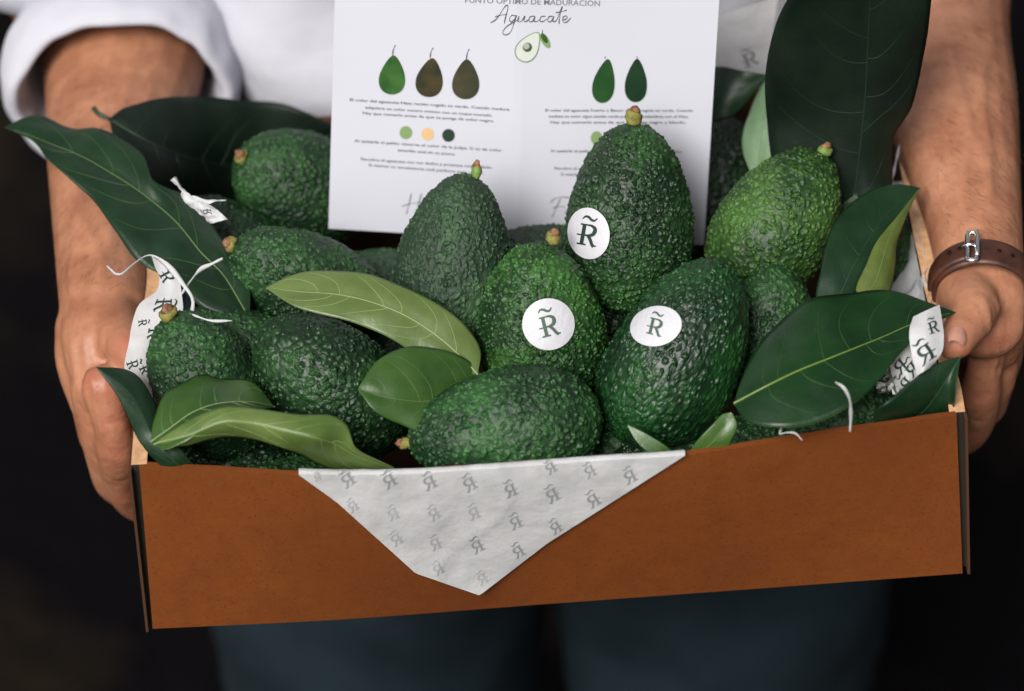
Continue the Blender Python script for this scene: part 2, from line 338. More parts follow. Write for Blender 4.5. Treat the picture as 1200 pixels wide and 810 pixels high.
# thin outer flap standing proud of the front corners with a dark seam
for s, tf, bf in ((1, rtf, rbf), (-1, ltf, lbf)):
    o1 = V((tf.x+s*.0012, -0.001, -0.001)); o2 = V((bf.x, -0.002, bf.z-.0005)); w_ = 0.0013
    v = [o1, o1-V((s*w_, 0, 0)), o2-V((s*w_, 0, 0)), o2]; v += [q+V((0, 0.05, 0)) for q in v]
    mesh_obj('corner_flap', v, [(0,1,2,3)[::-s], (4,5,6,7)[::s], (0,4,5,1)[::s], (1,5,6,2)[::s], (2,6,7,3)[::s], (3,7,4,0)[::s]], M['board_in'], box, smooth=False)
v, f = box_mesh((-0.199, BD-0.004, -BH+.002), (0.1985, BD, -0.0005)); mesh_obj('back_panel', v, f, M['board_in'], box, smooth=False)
v, f = box_mesh((-0.192, 0.006, -BH), (0.192, BD-0.005, -BH+0.003)); mesh_obj('bottom_panel', v, f, M['board_in'], box, smooth=False)  # back and floor take the darker board: the deep box's shade as colour

# ------------------------------------------------------------------ glyph: a serif R with a bar through the stem and a tilde on top
def stroke2d(pts, wid, n=10):
    """ribbon along 2D points; wid a function of t or number"""
    P = [V((p[0], p[1], 0)) for p in pts]; s = [cr(P, i/n) for i in range(n+1)] if len(P) > 2 else [P[0].lerp(P[1], i/n) for i in range(n+1)]
    vs = []; fs = []
    for i, p in enumerate(s):
        t = (s[min(i+1, n)]-s[max(i-1, 0)]).normalized(); nn = V((-t.y, t.x, 0)); w_ = (wid(i/n) if callable(wid) else wid)/2
        vs += [p-nn*w_, p+nn*w_]
    for i in range(n): fs.append((2*i, 2*i+1, 2*i+3, 2*i+2))
    return vs, fs
def R_glyph():
    V_, F_ = [], []
    def add(a):
        o = len(V_); V_.extend(a[0]); F_.extend([tuple(i+o for i in f) for f in a[1]])
    add(stroke2d([(-.22, -.5), (-.22, .36)], .17, 6))                       # stem
    add(stroke2d([(-.44, -.47), (-.02, -.47)], .065, 4))                     # foot serif
    add(stroke2d([(-.40, .34), (.05, .34)], .065, 4))                        # top serif
    add(stroke2d([(-.12, .34), (.10, .335), (.27, .25), (.30, .12), (.22, -.02), (.04, -.08), (-.12, -.08)], lambda t: .065+.12*math.sin(PI*t)**2, 18))
    add(stroke2d([(.02, -.08), (.14, -.22), (.28, -.44), (.36, -.49)], lambda t: .15-.02*t, 8))
    add(stroke2d([(.24, -.47), (.47, -.47)], .06, 3))
    add(stroke2d([(-.50, -.10), (-.02, -.10)], .055, 4))                     # bar
    add(stroke2d([(-.36, .56), (-.24, .68), (-.08, .66), (.06, .57), (.20, .56), (.32, .68)], lambda t: .04+.07*math.sin(PI*t), 14))  # tilde
    return V_, F_
GV, GF = R_glyph()
GV = [V((p.x*.86, p.y, 0)) for p in GV]
def glyphs(name, places, mapf, mt, parent):
    """places: (x, y, size, angle_deg, mirror); mapf takes 2D coords to 3D. one printed layer"""
    vs = []; fs = []
    for k, (x, y, s, a, mir) in enumerate(places):
        o = len(vs); c, sn = math.cos(math.radians(a)), math.sin(math.radians(a))
        for p in GV:
            gx, gy = p.x*(-1 if mir else 1)*s, p.y*s
            q = mapf(x+gx*c-gy*sn, y+gx*sn+gy*c); vs.append(q)
        fs += [tuple(i+o for i in f) for f in GF]
    return mesh_obj(name, vs, fs, mt, parent, smooth=False)

# ------------------------------------------------------------------ avocados
def make_avocado(name, px, py, z, L, W, ang, tilt, k, am, label, hi=False, stem='y', stem_len=0.007, roll=0.0, bend=0.0, sticker=None, stem_r=0.0037, group='avocados piled in the box', stem_off=(0, 0), depthW=None, Y=None):
    """px,py,z: centre; L,W real length and width in metres; ang: direction of the stem end in the image (deg, 90 = up);
    tilt: degrees by which the stem end leans towards the viewer"""
    C = PZ(px, py, z) if Y is None else PYY(px, py, Y); a = math.radians(ang); t = math.radians(tilt)
    ax = (RT*math.cos(a) + UP*math.sin(a))*math.cos(t) - FW*math.sin(t)
    side = (-FW - ax*(-FW).dot(ax)).normalized(); sx = side.cross(ax).normalized()   # local x = to the side, y = towards viewer, z = axis
    Mx = Matrix((sx, side, ax)).transposed().to_4x4(); Mx.translation = C
    root = bpy.data.objects.new(name, None); COL.objects.link(root); root.matrix_world = Mx; root.empty_display_size = 0.02
    tag(root, label, 'avocado', group)
    nt_, ns = (176, 270) if hi else (112, 168)
    sd = px*0.013+py*0.007; DW = (depthW or W)
    def surf(th, ph, off=0.0):
        c, s = math.cos(th), math.sin(th)
        zz = L/2*c; r = s*(1-k*c)*(1+0.10*k*math.cos(2*th))
        lump = 1+0.022*noise.noise(V((math.cos(ph)*s*1.3, math.sin(ph)*s*1.3, c*1.5+sd)))
        r *= lump
        x = W/2*r*math.cos(ph) + bend*L*(0.5*(c*c)-0.15); y = DW/2*r*math.sin(ph)
        p = V((x, y, zz))
        if off:
            n = V((math.cos(ph)*s/W*L, math.sin(ph)*s/DW*L, c*W/L*1.0)).normalized(); p += n*off
        return p
    vs = [surf(0, 0)]; fs = []
    for i in range(1, nt_):
        th = PI*i/nt_
        for j in range(ns): vs.append(surf(th, 2*PI*j/ns))
    vs.append(surf(PI, 0))
    for j in range(ns): fs.append((0, 1+j, 1+(j+1) % ns))
    for i in range(nt_-2):
        b_ = 1+i*ns
        for j in range(ns): fs.append((b_+j, b_+ns+j, b_+ns+(j+1) % ns, b_+(j+1) % ns))
    b_ = 1+(nt_-2)*ns; e = len(vs)-1
    for j in range(ns): fs.append((b_+j, e, b_+(j+1) % ns))
    def local(nm, v, f, m, par=root, sm=True):
        me = bpy.data.meshes.new(nm); me.from_pydata([tuple(q) for q in v], [], f); me.materials.append(m)
        if sm: me.polygons.foreach_set('use_smooth', [True]*len(me.polygons))
        me.update(); o = bpy.data.objects.new(nm, me); COL.objects.link(o); o.parent = par; return o
    local('fruit', vs, fs, am)
    if stem:
        p0 = surf(0.0, 0)+V((stem_off[0], stem_off[1], -0.0015)); d = V((stem_off[0]*12, stem_off[1]*12, 1)).normalized()
        sl = stem_len; rr = stem_r; q = []
        prof = [(0, rr*0.85), (sl*.2, rr*0.95), (sl*.55, rr*1.12), (sl*.85, rr*1.05), (sl*1.0, rr*.9)]
        pts = [p0+d*h+V((0.0004*math.sin(5*h/sl+sd), 0.0003*math.cos(4*h/sl), 0)) for h, r in prof]
        v, f = tube(pts, [r for h, r in prof], 14)
        v = [q_ + V((noise.noise(q_*400+V((sd, 0, 0))), noise.noise(q_*400+V((0, sd, 3))), 0))*0.0007 for q_ in v]
        st = local('stem', v, f, M['stemgreen'] if stem == 'g' else M['stem'])
        top = pts[-1]; v, f = tube([top-d*.0008, top+d*.0012, top+d*.0026], [rr*.86, rr*.66, rr*.3], 12)
        v = [q_ + V((noise.noise(q_*700+V((sd, 9, 0))), noise.noise(q_*700), noise.noise(q_*600)))*0.0009 for q_ in v]
        local('stem_tip', v, f, M['stemtip'], st)
    if sticker:
        spx, spy, srx, sry, srot, gsz, grot, ink = sticker
        # find the sticker's place on the fruit: (polar angle, azimuth) nearest to the viewing ray
        inv = Mx.inverted(); o_ = inv @ CAMP
        def hit(qx, qy):
            d_ = inv.to_3x3() @ ray(qx, qy); d_.normalize()
            # march the ray onto the smooth body
            t0 = 0.0; best = None
            tt = (-o_).dot(d_) - 0.07
            for it in range(60):
                p = o_+d_*tt; c = max(-1, min(1, p.z/(L/2))); th = math.acos(c); ph = math.atan2(p.y/DW, p.x/W)
                s_ = surf(th, math.atan2(p.y, p.x-bend*L*(0.5*c*c-0.15)))
                rp = math.hypot(p.x, p.y); rs = math.hypot(s_.x, s_.y); g = rp-rs
                if abs(p.z) > L/2: g = 0.01
                if g < 2e-5: break
                tt += g*0.55
            return o_+d_*tt, d_
        cpt, _ = hit(spx, spy)
        # build a disc in the local tangent plane, project it down onto the body along the normal
        e1 = hit(spx+6, spy)[0]-hit(spx-6, spy)[0]; e2 = hit(spx, spy-6)[0]-hit(spx, spy+6)[0]
        nrm = e1.cross(e2).normalized()
        def on_body(qx, qy, off):
            p, d_ = hit(qx, qy); 
            a_ = hit(qx+3, qy)[0]-hit(qx-3, qy)[0]; b2 = hit(qx, qy-3)[0]-hit(qx, qy+3)[0]; n_ = a_.cross(b2).normalized()
            return p + n_*off
        cs, sn = math.cos(math.radians(srot)), math.sin(math.radians(srot)); R_, A_ = 8, 40
        v = [on_body(spx, spy, .00115)]; f = []
        for i in range(1, R_+1):
            for j in range(A_):
                aa = 2*PI*j/A_; rr = i/R_; ex, ey = srx*rr*math.cos(aa), sry*rr*math.sin(aa)
                v.append(on_body(spx+ex*cs-ey*sn, spy+ex*sn+ey*cs, .00115 - .00025*(rr**4)))
        for j in range(A_): f.append((0, 1+(j+1) % A_, 1+j))
        for i in range(R_-1):
            for j in range(A_):
                a1 = 1+i*A_+j; a2 = 1+i*A_+(j+1) % A_; f.append((a1, a2, a2+A_, a1+A_))
        so = local('sticker', v, f, M['sticker'])
        cg, sg = math.cos(math.radians(grot)), math.sin(math.radians(grot))
        asp = srx/sry if srot == 0 else 1.0
        v = [on_body(spx+(p.x*gsz*cg-(-p.y*gsz)*sg), spy+(p.x*gsz*sg+(-p.y*gsz)*cg), .0015) for p in GV]
        local('letter', v, [f_[::1] for f_ in GF], ink, so, False)
    return root

AM = {}
def am(key, *a, **k):
    if key not in AM: AM[key] = avo_mat('avocado_skin_'+key, *a, **k)
    return AM[key]
G_D, G_L = (0.006, 0.024, 0.008), (0.026, 0.078, 0.024)
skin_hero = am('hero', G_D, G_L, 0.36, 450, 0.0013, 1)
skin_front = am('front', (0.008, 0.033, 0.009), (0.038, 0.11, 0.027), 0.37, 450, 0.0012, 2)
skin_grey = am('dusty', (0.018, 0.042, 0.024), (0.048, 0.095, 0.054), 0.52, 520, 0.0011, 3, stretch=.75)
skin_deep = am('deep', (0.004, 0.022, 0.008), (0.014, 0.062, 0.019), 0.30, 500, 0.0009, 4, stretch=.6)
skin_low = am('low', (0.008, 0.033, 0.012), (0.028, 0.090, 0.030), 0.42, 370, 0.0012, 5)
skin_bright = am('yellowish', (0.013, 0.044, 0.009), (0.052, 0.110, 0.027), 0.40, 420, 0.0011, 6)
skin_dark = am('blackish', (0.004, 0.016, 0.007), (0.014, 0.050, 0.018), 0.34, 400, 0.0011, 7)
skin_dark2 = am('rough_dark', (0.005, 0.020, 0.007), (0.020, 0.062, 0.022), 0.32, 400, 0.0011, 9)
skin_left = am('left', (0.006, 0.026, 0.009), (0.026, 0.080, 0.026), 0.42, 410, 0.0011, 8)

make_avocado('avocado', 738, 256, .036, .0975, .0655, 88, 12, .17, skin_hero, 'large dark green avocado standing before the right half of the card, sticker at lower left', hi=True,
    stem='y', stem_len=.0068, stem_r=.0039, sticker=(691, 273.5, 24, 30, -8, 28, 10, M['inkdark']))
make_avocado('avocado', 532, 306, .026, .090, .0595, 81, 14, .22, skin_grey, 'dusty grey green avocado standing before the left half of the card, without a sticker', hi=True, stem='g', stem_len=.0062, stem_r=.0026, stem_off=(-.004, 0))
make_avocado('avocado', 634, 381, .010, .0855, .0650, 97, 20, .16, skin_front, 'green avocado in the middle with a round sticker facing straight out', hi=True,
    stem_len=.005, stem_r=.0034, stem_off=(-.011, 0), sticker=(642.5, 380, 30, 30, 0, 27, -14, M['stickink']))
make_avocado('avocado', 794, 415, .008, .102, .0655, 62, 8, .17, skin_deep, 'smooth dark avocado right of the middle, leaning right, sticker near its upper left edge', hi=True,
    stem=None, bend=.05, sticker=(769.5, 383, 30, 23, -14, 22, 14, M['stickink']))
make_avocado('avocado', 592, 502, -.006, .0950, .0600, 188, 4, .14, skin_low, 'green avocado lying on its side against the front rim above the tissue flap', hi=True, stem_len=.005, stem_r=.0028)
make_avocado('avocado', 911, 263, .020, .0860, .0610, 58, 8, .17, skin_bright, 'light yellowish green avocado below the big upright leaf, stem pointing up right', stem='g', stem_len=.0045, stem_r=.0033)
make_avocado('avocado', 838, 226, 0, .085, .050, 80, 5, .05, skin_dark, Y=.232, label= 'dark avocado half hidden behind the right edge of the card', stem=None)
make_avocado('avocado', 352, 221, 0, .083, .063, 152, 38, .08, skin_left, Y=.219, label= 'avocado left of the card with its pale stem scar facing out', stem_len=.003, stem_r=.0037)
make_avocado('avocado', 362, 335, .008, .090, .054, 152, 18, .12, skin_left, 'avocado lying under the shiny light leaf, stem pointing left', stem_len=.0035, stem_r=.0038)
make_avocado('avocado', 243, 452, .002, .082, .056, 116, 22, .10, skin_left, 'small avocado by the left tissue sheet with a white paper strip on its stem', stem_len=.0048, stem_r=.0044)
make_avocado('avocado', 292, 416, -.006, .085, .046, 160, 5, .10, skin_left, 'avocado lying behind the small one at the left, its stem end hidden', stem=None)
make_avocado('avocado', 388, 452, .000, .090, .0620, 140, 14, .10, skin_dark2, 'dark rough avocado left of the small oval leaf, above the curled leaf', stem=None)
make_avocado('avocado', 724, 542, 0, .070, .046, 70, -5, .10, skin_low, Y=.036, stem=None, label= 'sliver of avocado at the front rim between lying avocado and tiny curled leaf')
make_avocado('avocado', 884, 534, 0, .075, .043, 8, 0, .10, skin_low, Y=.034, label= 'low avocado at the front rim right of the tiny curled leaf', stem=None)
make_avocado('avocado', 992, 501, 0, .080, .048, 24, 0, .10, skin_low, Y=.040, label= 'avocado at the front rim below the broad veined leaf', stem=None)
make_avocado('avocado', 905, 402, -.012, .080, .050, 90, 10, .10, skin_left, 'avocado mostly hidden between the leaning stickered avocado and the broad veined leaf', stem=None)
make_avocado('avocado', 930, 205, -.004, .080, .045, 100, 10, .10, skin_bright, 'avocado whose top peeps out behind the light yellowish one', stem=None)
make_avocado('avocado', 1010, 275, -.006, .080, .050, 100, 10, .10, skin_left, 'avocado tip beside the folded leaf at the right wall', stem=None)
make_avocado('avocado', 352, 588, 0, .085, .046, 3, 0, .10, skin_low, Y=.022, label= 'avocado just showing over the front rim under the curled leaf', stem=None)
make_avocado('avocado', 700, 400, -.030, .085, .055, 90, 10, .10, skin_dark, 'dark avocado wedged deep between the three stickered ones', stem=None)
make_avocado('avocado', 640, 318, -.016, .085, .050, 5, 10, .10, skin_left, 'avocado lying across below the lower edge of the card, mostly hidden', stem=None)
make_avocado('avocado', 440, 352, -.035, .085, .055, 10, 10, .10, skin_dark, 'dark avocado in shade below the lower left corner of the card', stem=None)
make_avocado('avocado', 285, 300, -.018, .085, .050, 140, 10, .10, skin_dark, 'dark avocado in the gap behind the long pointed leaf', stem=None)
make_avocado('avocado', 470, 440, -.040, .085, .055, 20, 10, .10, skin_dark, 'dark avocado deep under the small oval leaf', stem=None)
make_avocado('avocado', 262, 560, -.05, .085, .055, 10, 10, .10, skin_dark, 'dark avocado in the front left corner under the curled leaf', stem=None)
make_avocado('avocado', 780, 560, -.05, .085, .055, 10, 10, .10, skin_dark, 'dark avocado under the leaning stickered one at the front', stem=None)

# ------------------------------------------------------------------ leaves
def make_leaf(label, left, mid, right, top, under, vein, nveins=6, bulge=0.004, wave=0.0012, midw=0.0010, sidew=0.0004, stalk=None, vlen=0.86, N_=56, K_=9, vein_under=False, group='avocado leaves tucked among the fruit', name='leaf', flip=False, vs0=.08, seed=0, minor=True, sv=None):
    """left / mid / right: lists of (px, py, z_cm) from the base to the tip; ends shared"""
    def C(l): return arclen([PZ(a, b, c*0.01) for a, b, c in l], 24)
    Lc, Mc, Rc = C(left), C(mid), C(right)
    root = empty(name, Mc[0], label, 'leaf', group)
    sdv = seed+left[0][0]*.01
    def S(u, t, off=0.0):
        m = cr(Mc, u); e = cr(Rc if t > 0 else Lc, u); e2 = cr(Lc if t > 0 else Rc, u); a = abs(t)
        d = e-m; tang = (cr(Mc, min(u+.03, 1))-cr(Mc, max(u-.03, 0)))
        across = (cr(Rc, u)-cr(Lc, u)); n = across.cross(tang)
        n = n.normalized() if n.length > 1e-9 else V((0, 0, 1))
        if n.dot(-FW) < 0 and not flip: n = -n
        wd = d.length/0.03
        p = m+d*a + n*(bulge*min(wd, 1.2)*(4*a*(1-a))*0.5)
        p += n*(wave*(a**1.6)*min(wd, 1)*(math.sin(u*23+sdv+(1.7 if t > 0 else 0))*.6+noise.noise(V((u*7, t*2, sdv)))*1.1))
        # quilted blade between the side veins
        ph = (u - vs0 - .13*a)*nveins/(1-vs0-.06); p += n*0.00055*min(wd, 1)*(abs(math.sin(PI*ph))-.5)*math.sin(PI*min(a*1.1, 1))
        p += n*(off - 0.0007*math.exp(-(a*wd*9)**2))
        return p
    vs = []
    for i in range(N_+1):
        for j in range(2*K_+1):
            t = (j-K_)/K_; t = math.copysign(abs(t)**0.9, t); vs.append(S(i/N_, t))
    fs = grid_faces(N_, 2*K_)
    # orient faces towards the viewer side
    def fn(f): a, b, c, d = [vs[q] for q in f]; return (c-a).cross(d-b)
    tot = sum((fn(f).dot(-FW) for f in fs[::7]), 0)
    if (tot < 0) != flip: fs = [f[::-1] for f in fs]
    bl = mesh_obj('blade', vs, fs, [LM[top], LM[under], vein], root); solidify(bl, 0.0004, -1, 1); bl.modifiers['thickness'].material_offset_rim = 2
    def ribbon(nm, path, w0, w1, off=.00018, vm=None):
        n = len(path)-1; P3 = [S(u, t, off) for u, t in path]; v = []; f = []
        for i, p in enumerate(P3):
            tg = (P3[min(i+1, n)]-P3[max(i-1, 0)]).normalized(); u, t = path[i]
            nn = -FW; sd = tg.cross(nn)
            if sd.length < 1e-6: sd = RT.copy()
            sd.normalize(); nn = sd.cross(tg); w_ = w0+(w1-w0)*i/n
            v += [p-sd*w_*.5-nn*.0002, p+nn*w_*.28, p+sd*w_*.5-nn*.0002]
        for i in range(n): f += [(3*i, 3*i+1, 3*i+4, 3*i+3), (3*i+1, 3*i+2, 3*i+5, 3*i+4)]
        return mesh_obj(nm, v, f, vm or vein, root)
    ribbon('midrib', [(i/40*.97, 0) for i in range(41)], midw, midw*.25)
    for k in range(nveins):
        for s in (-1, 1):
            u0 = vs0 + (1-vs0-.14)*(k+(.33 if s > 0 else 0)+.22*math.sin(k*3.7+s+sdv))/nveins
            path = []
            for i in range(15):
                a = vlen*i/14; path.append((min(u0+.05*a+.17*a*a+.012*math.sin(5*a+k*2.1+sdv), .985), s*(a+1e-4)))
            ribbon('vein', path, sidew*.8, sidew*.25, vm=sv)
    if stalk:
        pts = [PZ(a, b, c*.01) for a, b, c in stalk]; pts = arclen(pts, 10); v, f = tube(pts, [.0011+.0004*(1-i/10) for i in range(11)], 8)
        mesh_obj('stalk', v, f, vein, root)
    return root

# long pointed leaf at the upper left (tip at the far left)
make_leaf('long pointed dark leaf reaching out over the left wall and forearm',
    [(292, 372, 1.5), (240, 362, 2.0), (200, 328, 2.6), (160, 303, 3.2), (132, 268, 3.8), (108, 232, 4.4), (82, 210, 4.8), (58, 190, 5.0), (38, 164, 5.2), (5, 148, 5.5)],
    [(292, 372, 1.5), (262, 322, 2.4), (236, 296, 3.0), (205, 258, 3.6), (165, 225, 4.2), (130, 202, 4.6), (95, 182, 5.0), (60, 168, 5.2), (35, 158, 5.3), (5, 148, 5.5)],
    [(292, 372, 1.5), (292, 335, 2.0), (268, 290, 2.8), (226, 236, 3.4), (180, 212, 4.6), (165, 178, 5.0), (118, 152, 5.2), (85, 150, 5.3), (45, 136, 5.3), (5, 148, 5.5)],
    'deep', 'under', M['vein_p'], 6, .003, .0022, .0009, .00028)
# broad dark leaf behind it
make_leaf('broad dark leaf behind the long pointed leaf, its stalk sticking out at the left',
    [(128, 139, 3.9), (150, 124, 3.9), (185, 116, 3.7), (235, 113, 2.6), (290, 118, 1.6), (345, 125, 1.0), (395, 150, -.3)],
    [(128, 139, 3.9), (150, 152, 3.6), (180, 168, 2.9), (215, 182, 1.2), (270, 195, -1.6), (330, 200, -2.8), (395, 150, -.3)],
    [(128, 139, 3.9), (135, 165, 3.4), (160, 200, 2.6), (200, 235, .3), (260, 260, -4.5), (340, 240, -5.0), (395, 150, -.3)],
    'dusk', 'under', M['vein_d'], 5, .003, .0016, .0009, .0004, stalk=[(110, 127, 4.2), (116, 134, 4.1), (129, 140, 3.9)])
# big upright leaf at the right, nearly black
make_leaf('very large blackish leaf standing upright behind the fruit at the right',
    [(998, 262, 1.0), (935, 240, 1.5), (908, 200, 3.0), (898, 140, 5.6), (897, 85, 8.5), (906, 40, 11.0), (925, -5, 13.5), (965, -60, 16.5), (1030, -110, 19)],
    [(998, 262, 1.0), (1002, 225, 2.5), (1008, 175, 4.8), (1013, 125, 7.2), (1016, 80, 9.4), (1018, 35, 11.6), (1020, -5, 13.6), (1024, -60, 16.5), (1030, -110, 19)],
    [(998, 262, 1.0), (1040, 248, 1.6), (1046, 205, 2.8), (1048, 160, 5.0), (1068, 125, 6.6), (1082, 70, 9.4), (1089, 20, 12.0), (1088, -50, 15.5), (1030, -110, 19)],
    'dusk', 'deep', M['vein_dd'], 6, .004, .0022, .0012, .0005)
# curled leaf between card and the big leaf
make_leaf('small dark leaf sticking out behind the right edge of the card, rolled at its tip',
    [(800, 120, 3.0), (825, 84, 4.0), (845, 78, 4.6), (870, 83, 4.8), (902, 88, 4.6)],
    [(800, 120, 3.0), (825, 115, 3.4), (848, 110, 3.8), (875, 100, 4.2), (902, 88, 4.6)],
    [(800, 120, 3.0), (820, 142, 2.4), (850, 140, 2.6), (868, 128, 3.0), (902, 88, 4.6)],
    'deep', 'under', M['vein_d'], 3, .002, .0006, .0006, .0003)
make_leaf('pale green leaf underside hanging down between the dark avocado and the light one',
    [(884, 214, 1.0), (870, 176, 2.0), (872, 150, 2.8), (885, 115, 3.6), (902, 86, 4.8)],
    [(884, 214, 1.0), (890, 180, 2.2), (893, 150, 3.2), (898, 118, 4.0), (902, 86, 4.8)],
    [(884, 214, 1.0), (906, 190, 2.0), (906, 150, 3.2), (912, 128, 3.8), (902, 86, 4.8)],
    'under', 'deep', M['vein_p'], 3, .002, .0008, .0006, .0002)
# leaf at the right wall with a folded olive underside
make_leaf('dark leaf leaning on the right wall above the broad leaf',
    [(968, 372, 1.6), (956, 350, 2.0), (962, 315, 2.8), (970, 280, 3.2), (985, 250, 3.4), (1015, 226, 3.6), (1045, 216, 3.6), (1079, 219, 3.2)],
    [(968, 372, 1.6), (985, 345, 2.2), (1000, 312, 2.8), (1015, 285, 3.0), (1030, 262, 3.2), (1045, 245, 3.2), (1060, 232, 3.2), (1079, 219, 3.2)],
    [(968, 372, 1.6), (1000, 352, 1.8), (1012, 328, 2.2), (1026, 302, 2.6), (1040, 276, 2.8), (1052, 255, 3.0), (1064, 238, 3.2), (1079, 219, 3.2)],
    'deep', 'olive', M['vein_d'], 5, .003, .0008, .0008, .0003)
make_leaf('olive green twisted leaf underside folded against the leaf at the right wall',
    [(1012, 352, 2.0), (1003, 338, 2.2), (1016, 308, 2.8), (1028, 282, 3.2), (1050, 256, 3.4), (1079, 220, 3.3)],
    [(1012, 352, 2.0), (1026, 330, 2.4), (1034, 308, 2.8), (1042, 282, 3.1), (1056, 256, 3.3), (1079, 220, 3.3)],
    [(1012, 352, 2.0), (1042, 342, 1.8), (1049, 308, 2.2), (1052, 282, 2.6), (1062, 256, 3.0), (1079, 220, 3.3)],
    'olive', 'deep', M['vein_p'], 4, .004, .0012, .0006, .0002)
# broad veined leaf at the right
make_leaf('broad glossy leaf with bright yellow midrib over the right corner, tip over the wall',
    [(860, 472, 2.2), (870, 440, 2.6), (888, 405, 3.0), (915, 374, 3.2), (955, 350, 3.4), (1000, 342, 3.4), (1050, 343, 3.2), (1090, 355, 2.8), (1121, 365, 2.4)],
    [(860, 472, 2.2), (898, 452, 3.0), (935, 434, 3.3), (970, 420, 3.4), (1005, 406, 3.4), (1035, 394, 3.2), (1062, 382, 3.0), (1090, 372, 2.8), (1121, 365, 2.4)],
    [(860, 472, 2.2), (875, 494, 2.0), (915, 502, 2.1), (958, 494, 2.3), (1000, 474, 2.6), (1030, 446, 2.8), (1052, 418, 2.8), (1085, 386, 2.6), (1121, 365, 2.4)],
    'glossy', 'under', M['vein_y'], 6, .0012, .0014, .0011, .00042, vs0=.10, sv=M['vein_s'])
make_leaf('dark leaf hanging over the right end of the front rim, tip against the fingers',
    [(1018, 514, -1.8), (1030, 480, 1.0), (1058, 456, 1.7), (1090, 430, 2.1), (1126, 417, 2.2)],
    [(1018, 514, -1.8), (1050, 500, -1.2), (1082, 484, -.3), (1106, 452, 1.2), (1126, 417, 2.2)],
    [(1018, 514, -1.8), (1060, 530, -4.2), (1112, 525, -4.8), (1118, 470, .6), (1126, 417, 2.2)],
    'deep', 'under', M['vein_d'], 4, .003, .0008, .0007, .0003)
make_leaf('shiny light green leaf lying across the fruit left of the middle, tip pointing left',
    [(560, 438, 1.0), (520, 436, 1.2), (482, 412, 2.0), (448, 392, 2.8), (415, 378, 3.3), (375, 368, 3.6), (340, 356, 3.8), (311, 336, 3.8)],
    [(560, 438, 1.0), (532, 410, 1.9), (502, 386, 2.7), (468, 366, 3.4), (430, 352, 3.8), (392, 344, 4.0), (350, 341, 4.0), (311, 336, 3.8)],
    [(560, 438, 1.0), (563, 408, 1.6), (542, 378, 2.5), (505, 352, 3.4), (462, 331, 4.0), (412, 318, 4.3), (355, 319, 4.2), (311, 336, 3.8)],
    'bright', 'curl', M['vein_l'], 6, .0018, .0012, .0008, .00048)
make_leaf('small oval green leaf pointing left, behind the avocado lying at the front rim',
    [(575, 450, .2), (545, 505, -.6), (505, 510, .0), (468, 497, .7), (438, 481, 1.5), (419, 455, 2.2)],
    [(575, 450, .2), (532, 462, .7), (500, 470, 1.1), (470, 468, 1.6), (444, 463, 1.9), (419, 455, 2.2)],
    [(575, 450, .2), (548, 422, 1.5), (510, 408, 2.4), (475, 407, 2.8), (442, 423, 2.7), (419, 455, 2.2)],
    'mid', 'under', M['vein_p'], 5, .003, .0006, .0007, .0003)
make_leaf('light green leaf in the front left corner, its near edge curled over in a fold',
    [(176, 517, 1.8), (182, 484, 2.2), (200, 456, 2.4), (228, 442, 2.4), (262, 442, 2.3), (296, 449, 2.0), (322, 475, 1.4)],
    [(176, 517, 1.8), (200, 500, 2.3), (222, 484, 2.6), (246, 474, 2.7), (270, 470, 2.6), (296, 470, 2.2), (322, 475, 1.4)],
    [(176, 517, 1.8), (194, 527, 2.0), (220, 514, 2.7), (246, 494, 3.0), (272, 484, 3.0), (298, 482, 2.4), (322, 475, 1.4)],
    'mid', 'under', M['vein_l'], 5, .002, .0014, .0006, .0003)
make_leaf('long curled green leaf rolling along the front left rim of the box, wavy underside up',
    [(180, 520, 2.1), (222, 492, 3.1), (262, 477, 3.6), (300, 479, 3.4), (345, 485, 3.2), (385, 487, 3.0), (408, 500, 2.4), (418, 526, 1.4), (466, 552, -.6)],
    [(180, 520, 2.1), (222, 510, 2.8), (262, 495, 3.4), (300, 497, 3.2), (338, 506, 3.0), (370, 514, 2.7), (392, 521, 1.9), (420, 537, .8), (466, 552, -.6)],
    [(180, 520, 2.1), (215, 523, 2.0), (255, 513, 2.2), (295, 515, 2.0), (328, 524, 1.9), (352, 533, 1.0), (385, 549, -.4), (420, 556, -.9), (466, 552, -.6)],
    'curl', 'bright', M['vein_l'], 5, .003, .0018, .0006, .0004)
make_leaf('narrow dark leaf draped over the left wall of the box beside the hand',
    [(240, 560, -1.2), (195, 550, -.2), (165, 520, 1.0), (150, 490, 1.6), (136, 462, 2.2), (112, 429, 3.0)],
    [(240, 560, -1.2), (205, 542, .3), (180, 512, 1.4), (165, 482, 2.0), (148, 456, 2.4), (112, 429, 3.0)],
    [(240, 560, -1.2), (215, 530, .6), (192, 500, 1.2), (180, 468, 1.7), (155, 436, 2.4), (112, 429, 3.0)],
    'deep', 'under', M['vein_d'], 4, .002, .0008, .0007, .0003)
make_leaf('tiny narrow leaf at the front rim, left of the pair by the tissue corner',
    [(800, 546, -.8), (770, 536, -.1), (748, 520, .5), (734, 497, 1.2)],
    [(800, 546, -.8), (776, 530, .1), (754, 514, .7), (734, 497, 1.2)],
    [(800, 546, -.8), (784, 526, .2), (760, 510, .8), (734, 497, 1.2)],
    'mid', 'olive', M['vein_p'], 2, .001, .0003, .0005, .0002)
make_leaf('tiny curled light leaf at the front rim, right of the pair by the tissue corner',
    [(796, 550, -1.2), (816, 518, .3), (834, 499, 1.0), (846, 486, 1.3), (858, 483, 1.4)],
    [(796, 550, -1.2), (830, 524, .1), (844, 507, .7), (853, 494, 1.1), (858, 483, 1.4)],
    [(796, 550, -1.2), (846, 532, -.5), (857, 516, .3), (864, 499, .9), (858, 483, 1.4)],
    'mid', 'olive', M['vein_p'], 2, .0015, .0003, .0005, .0002)

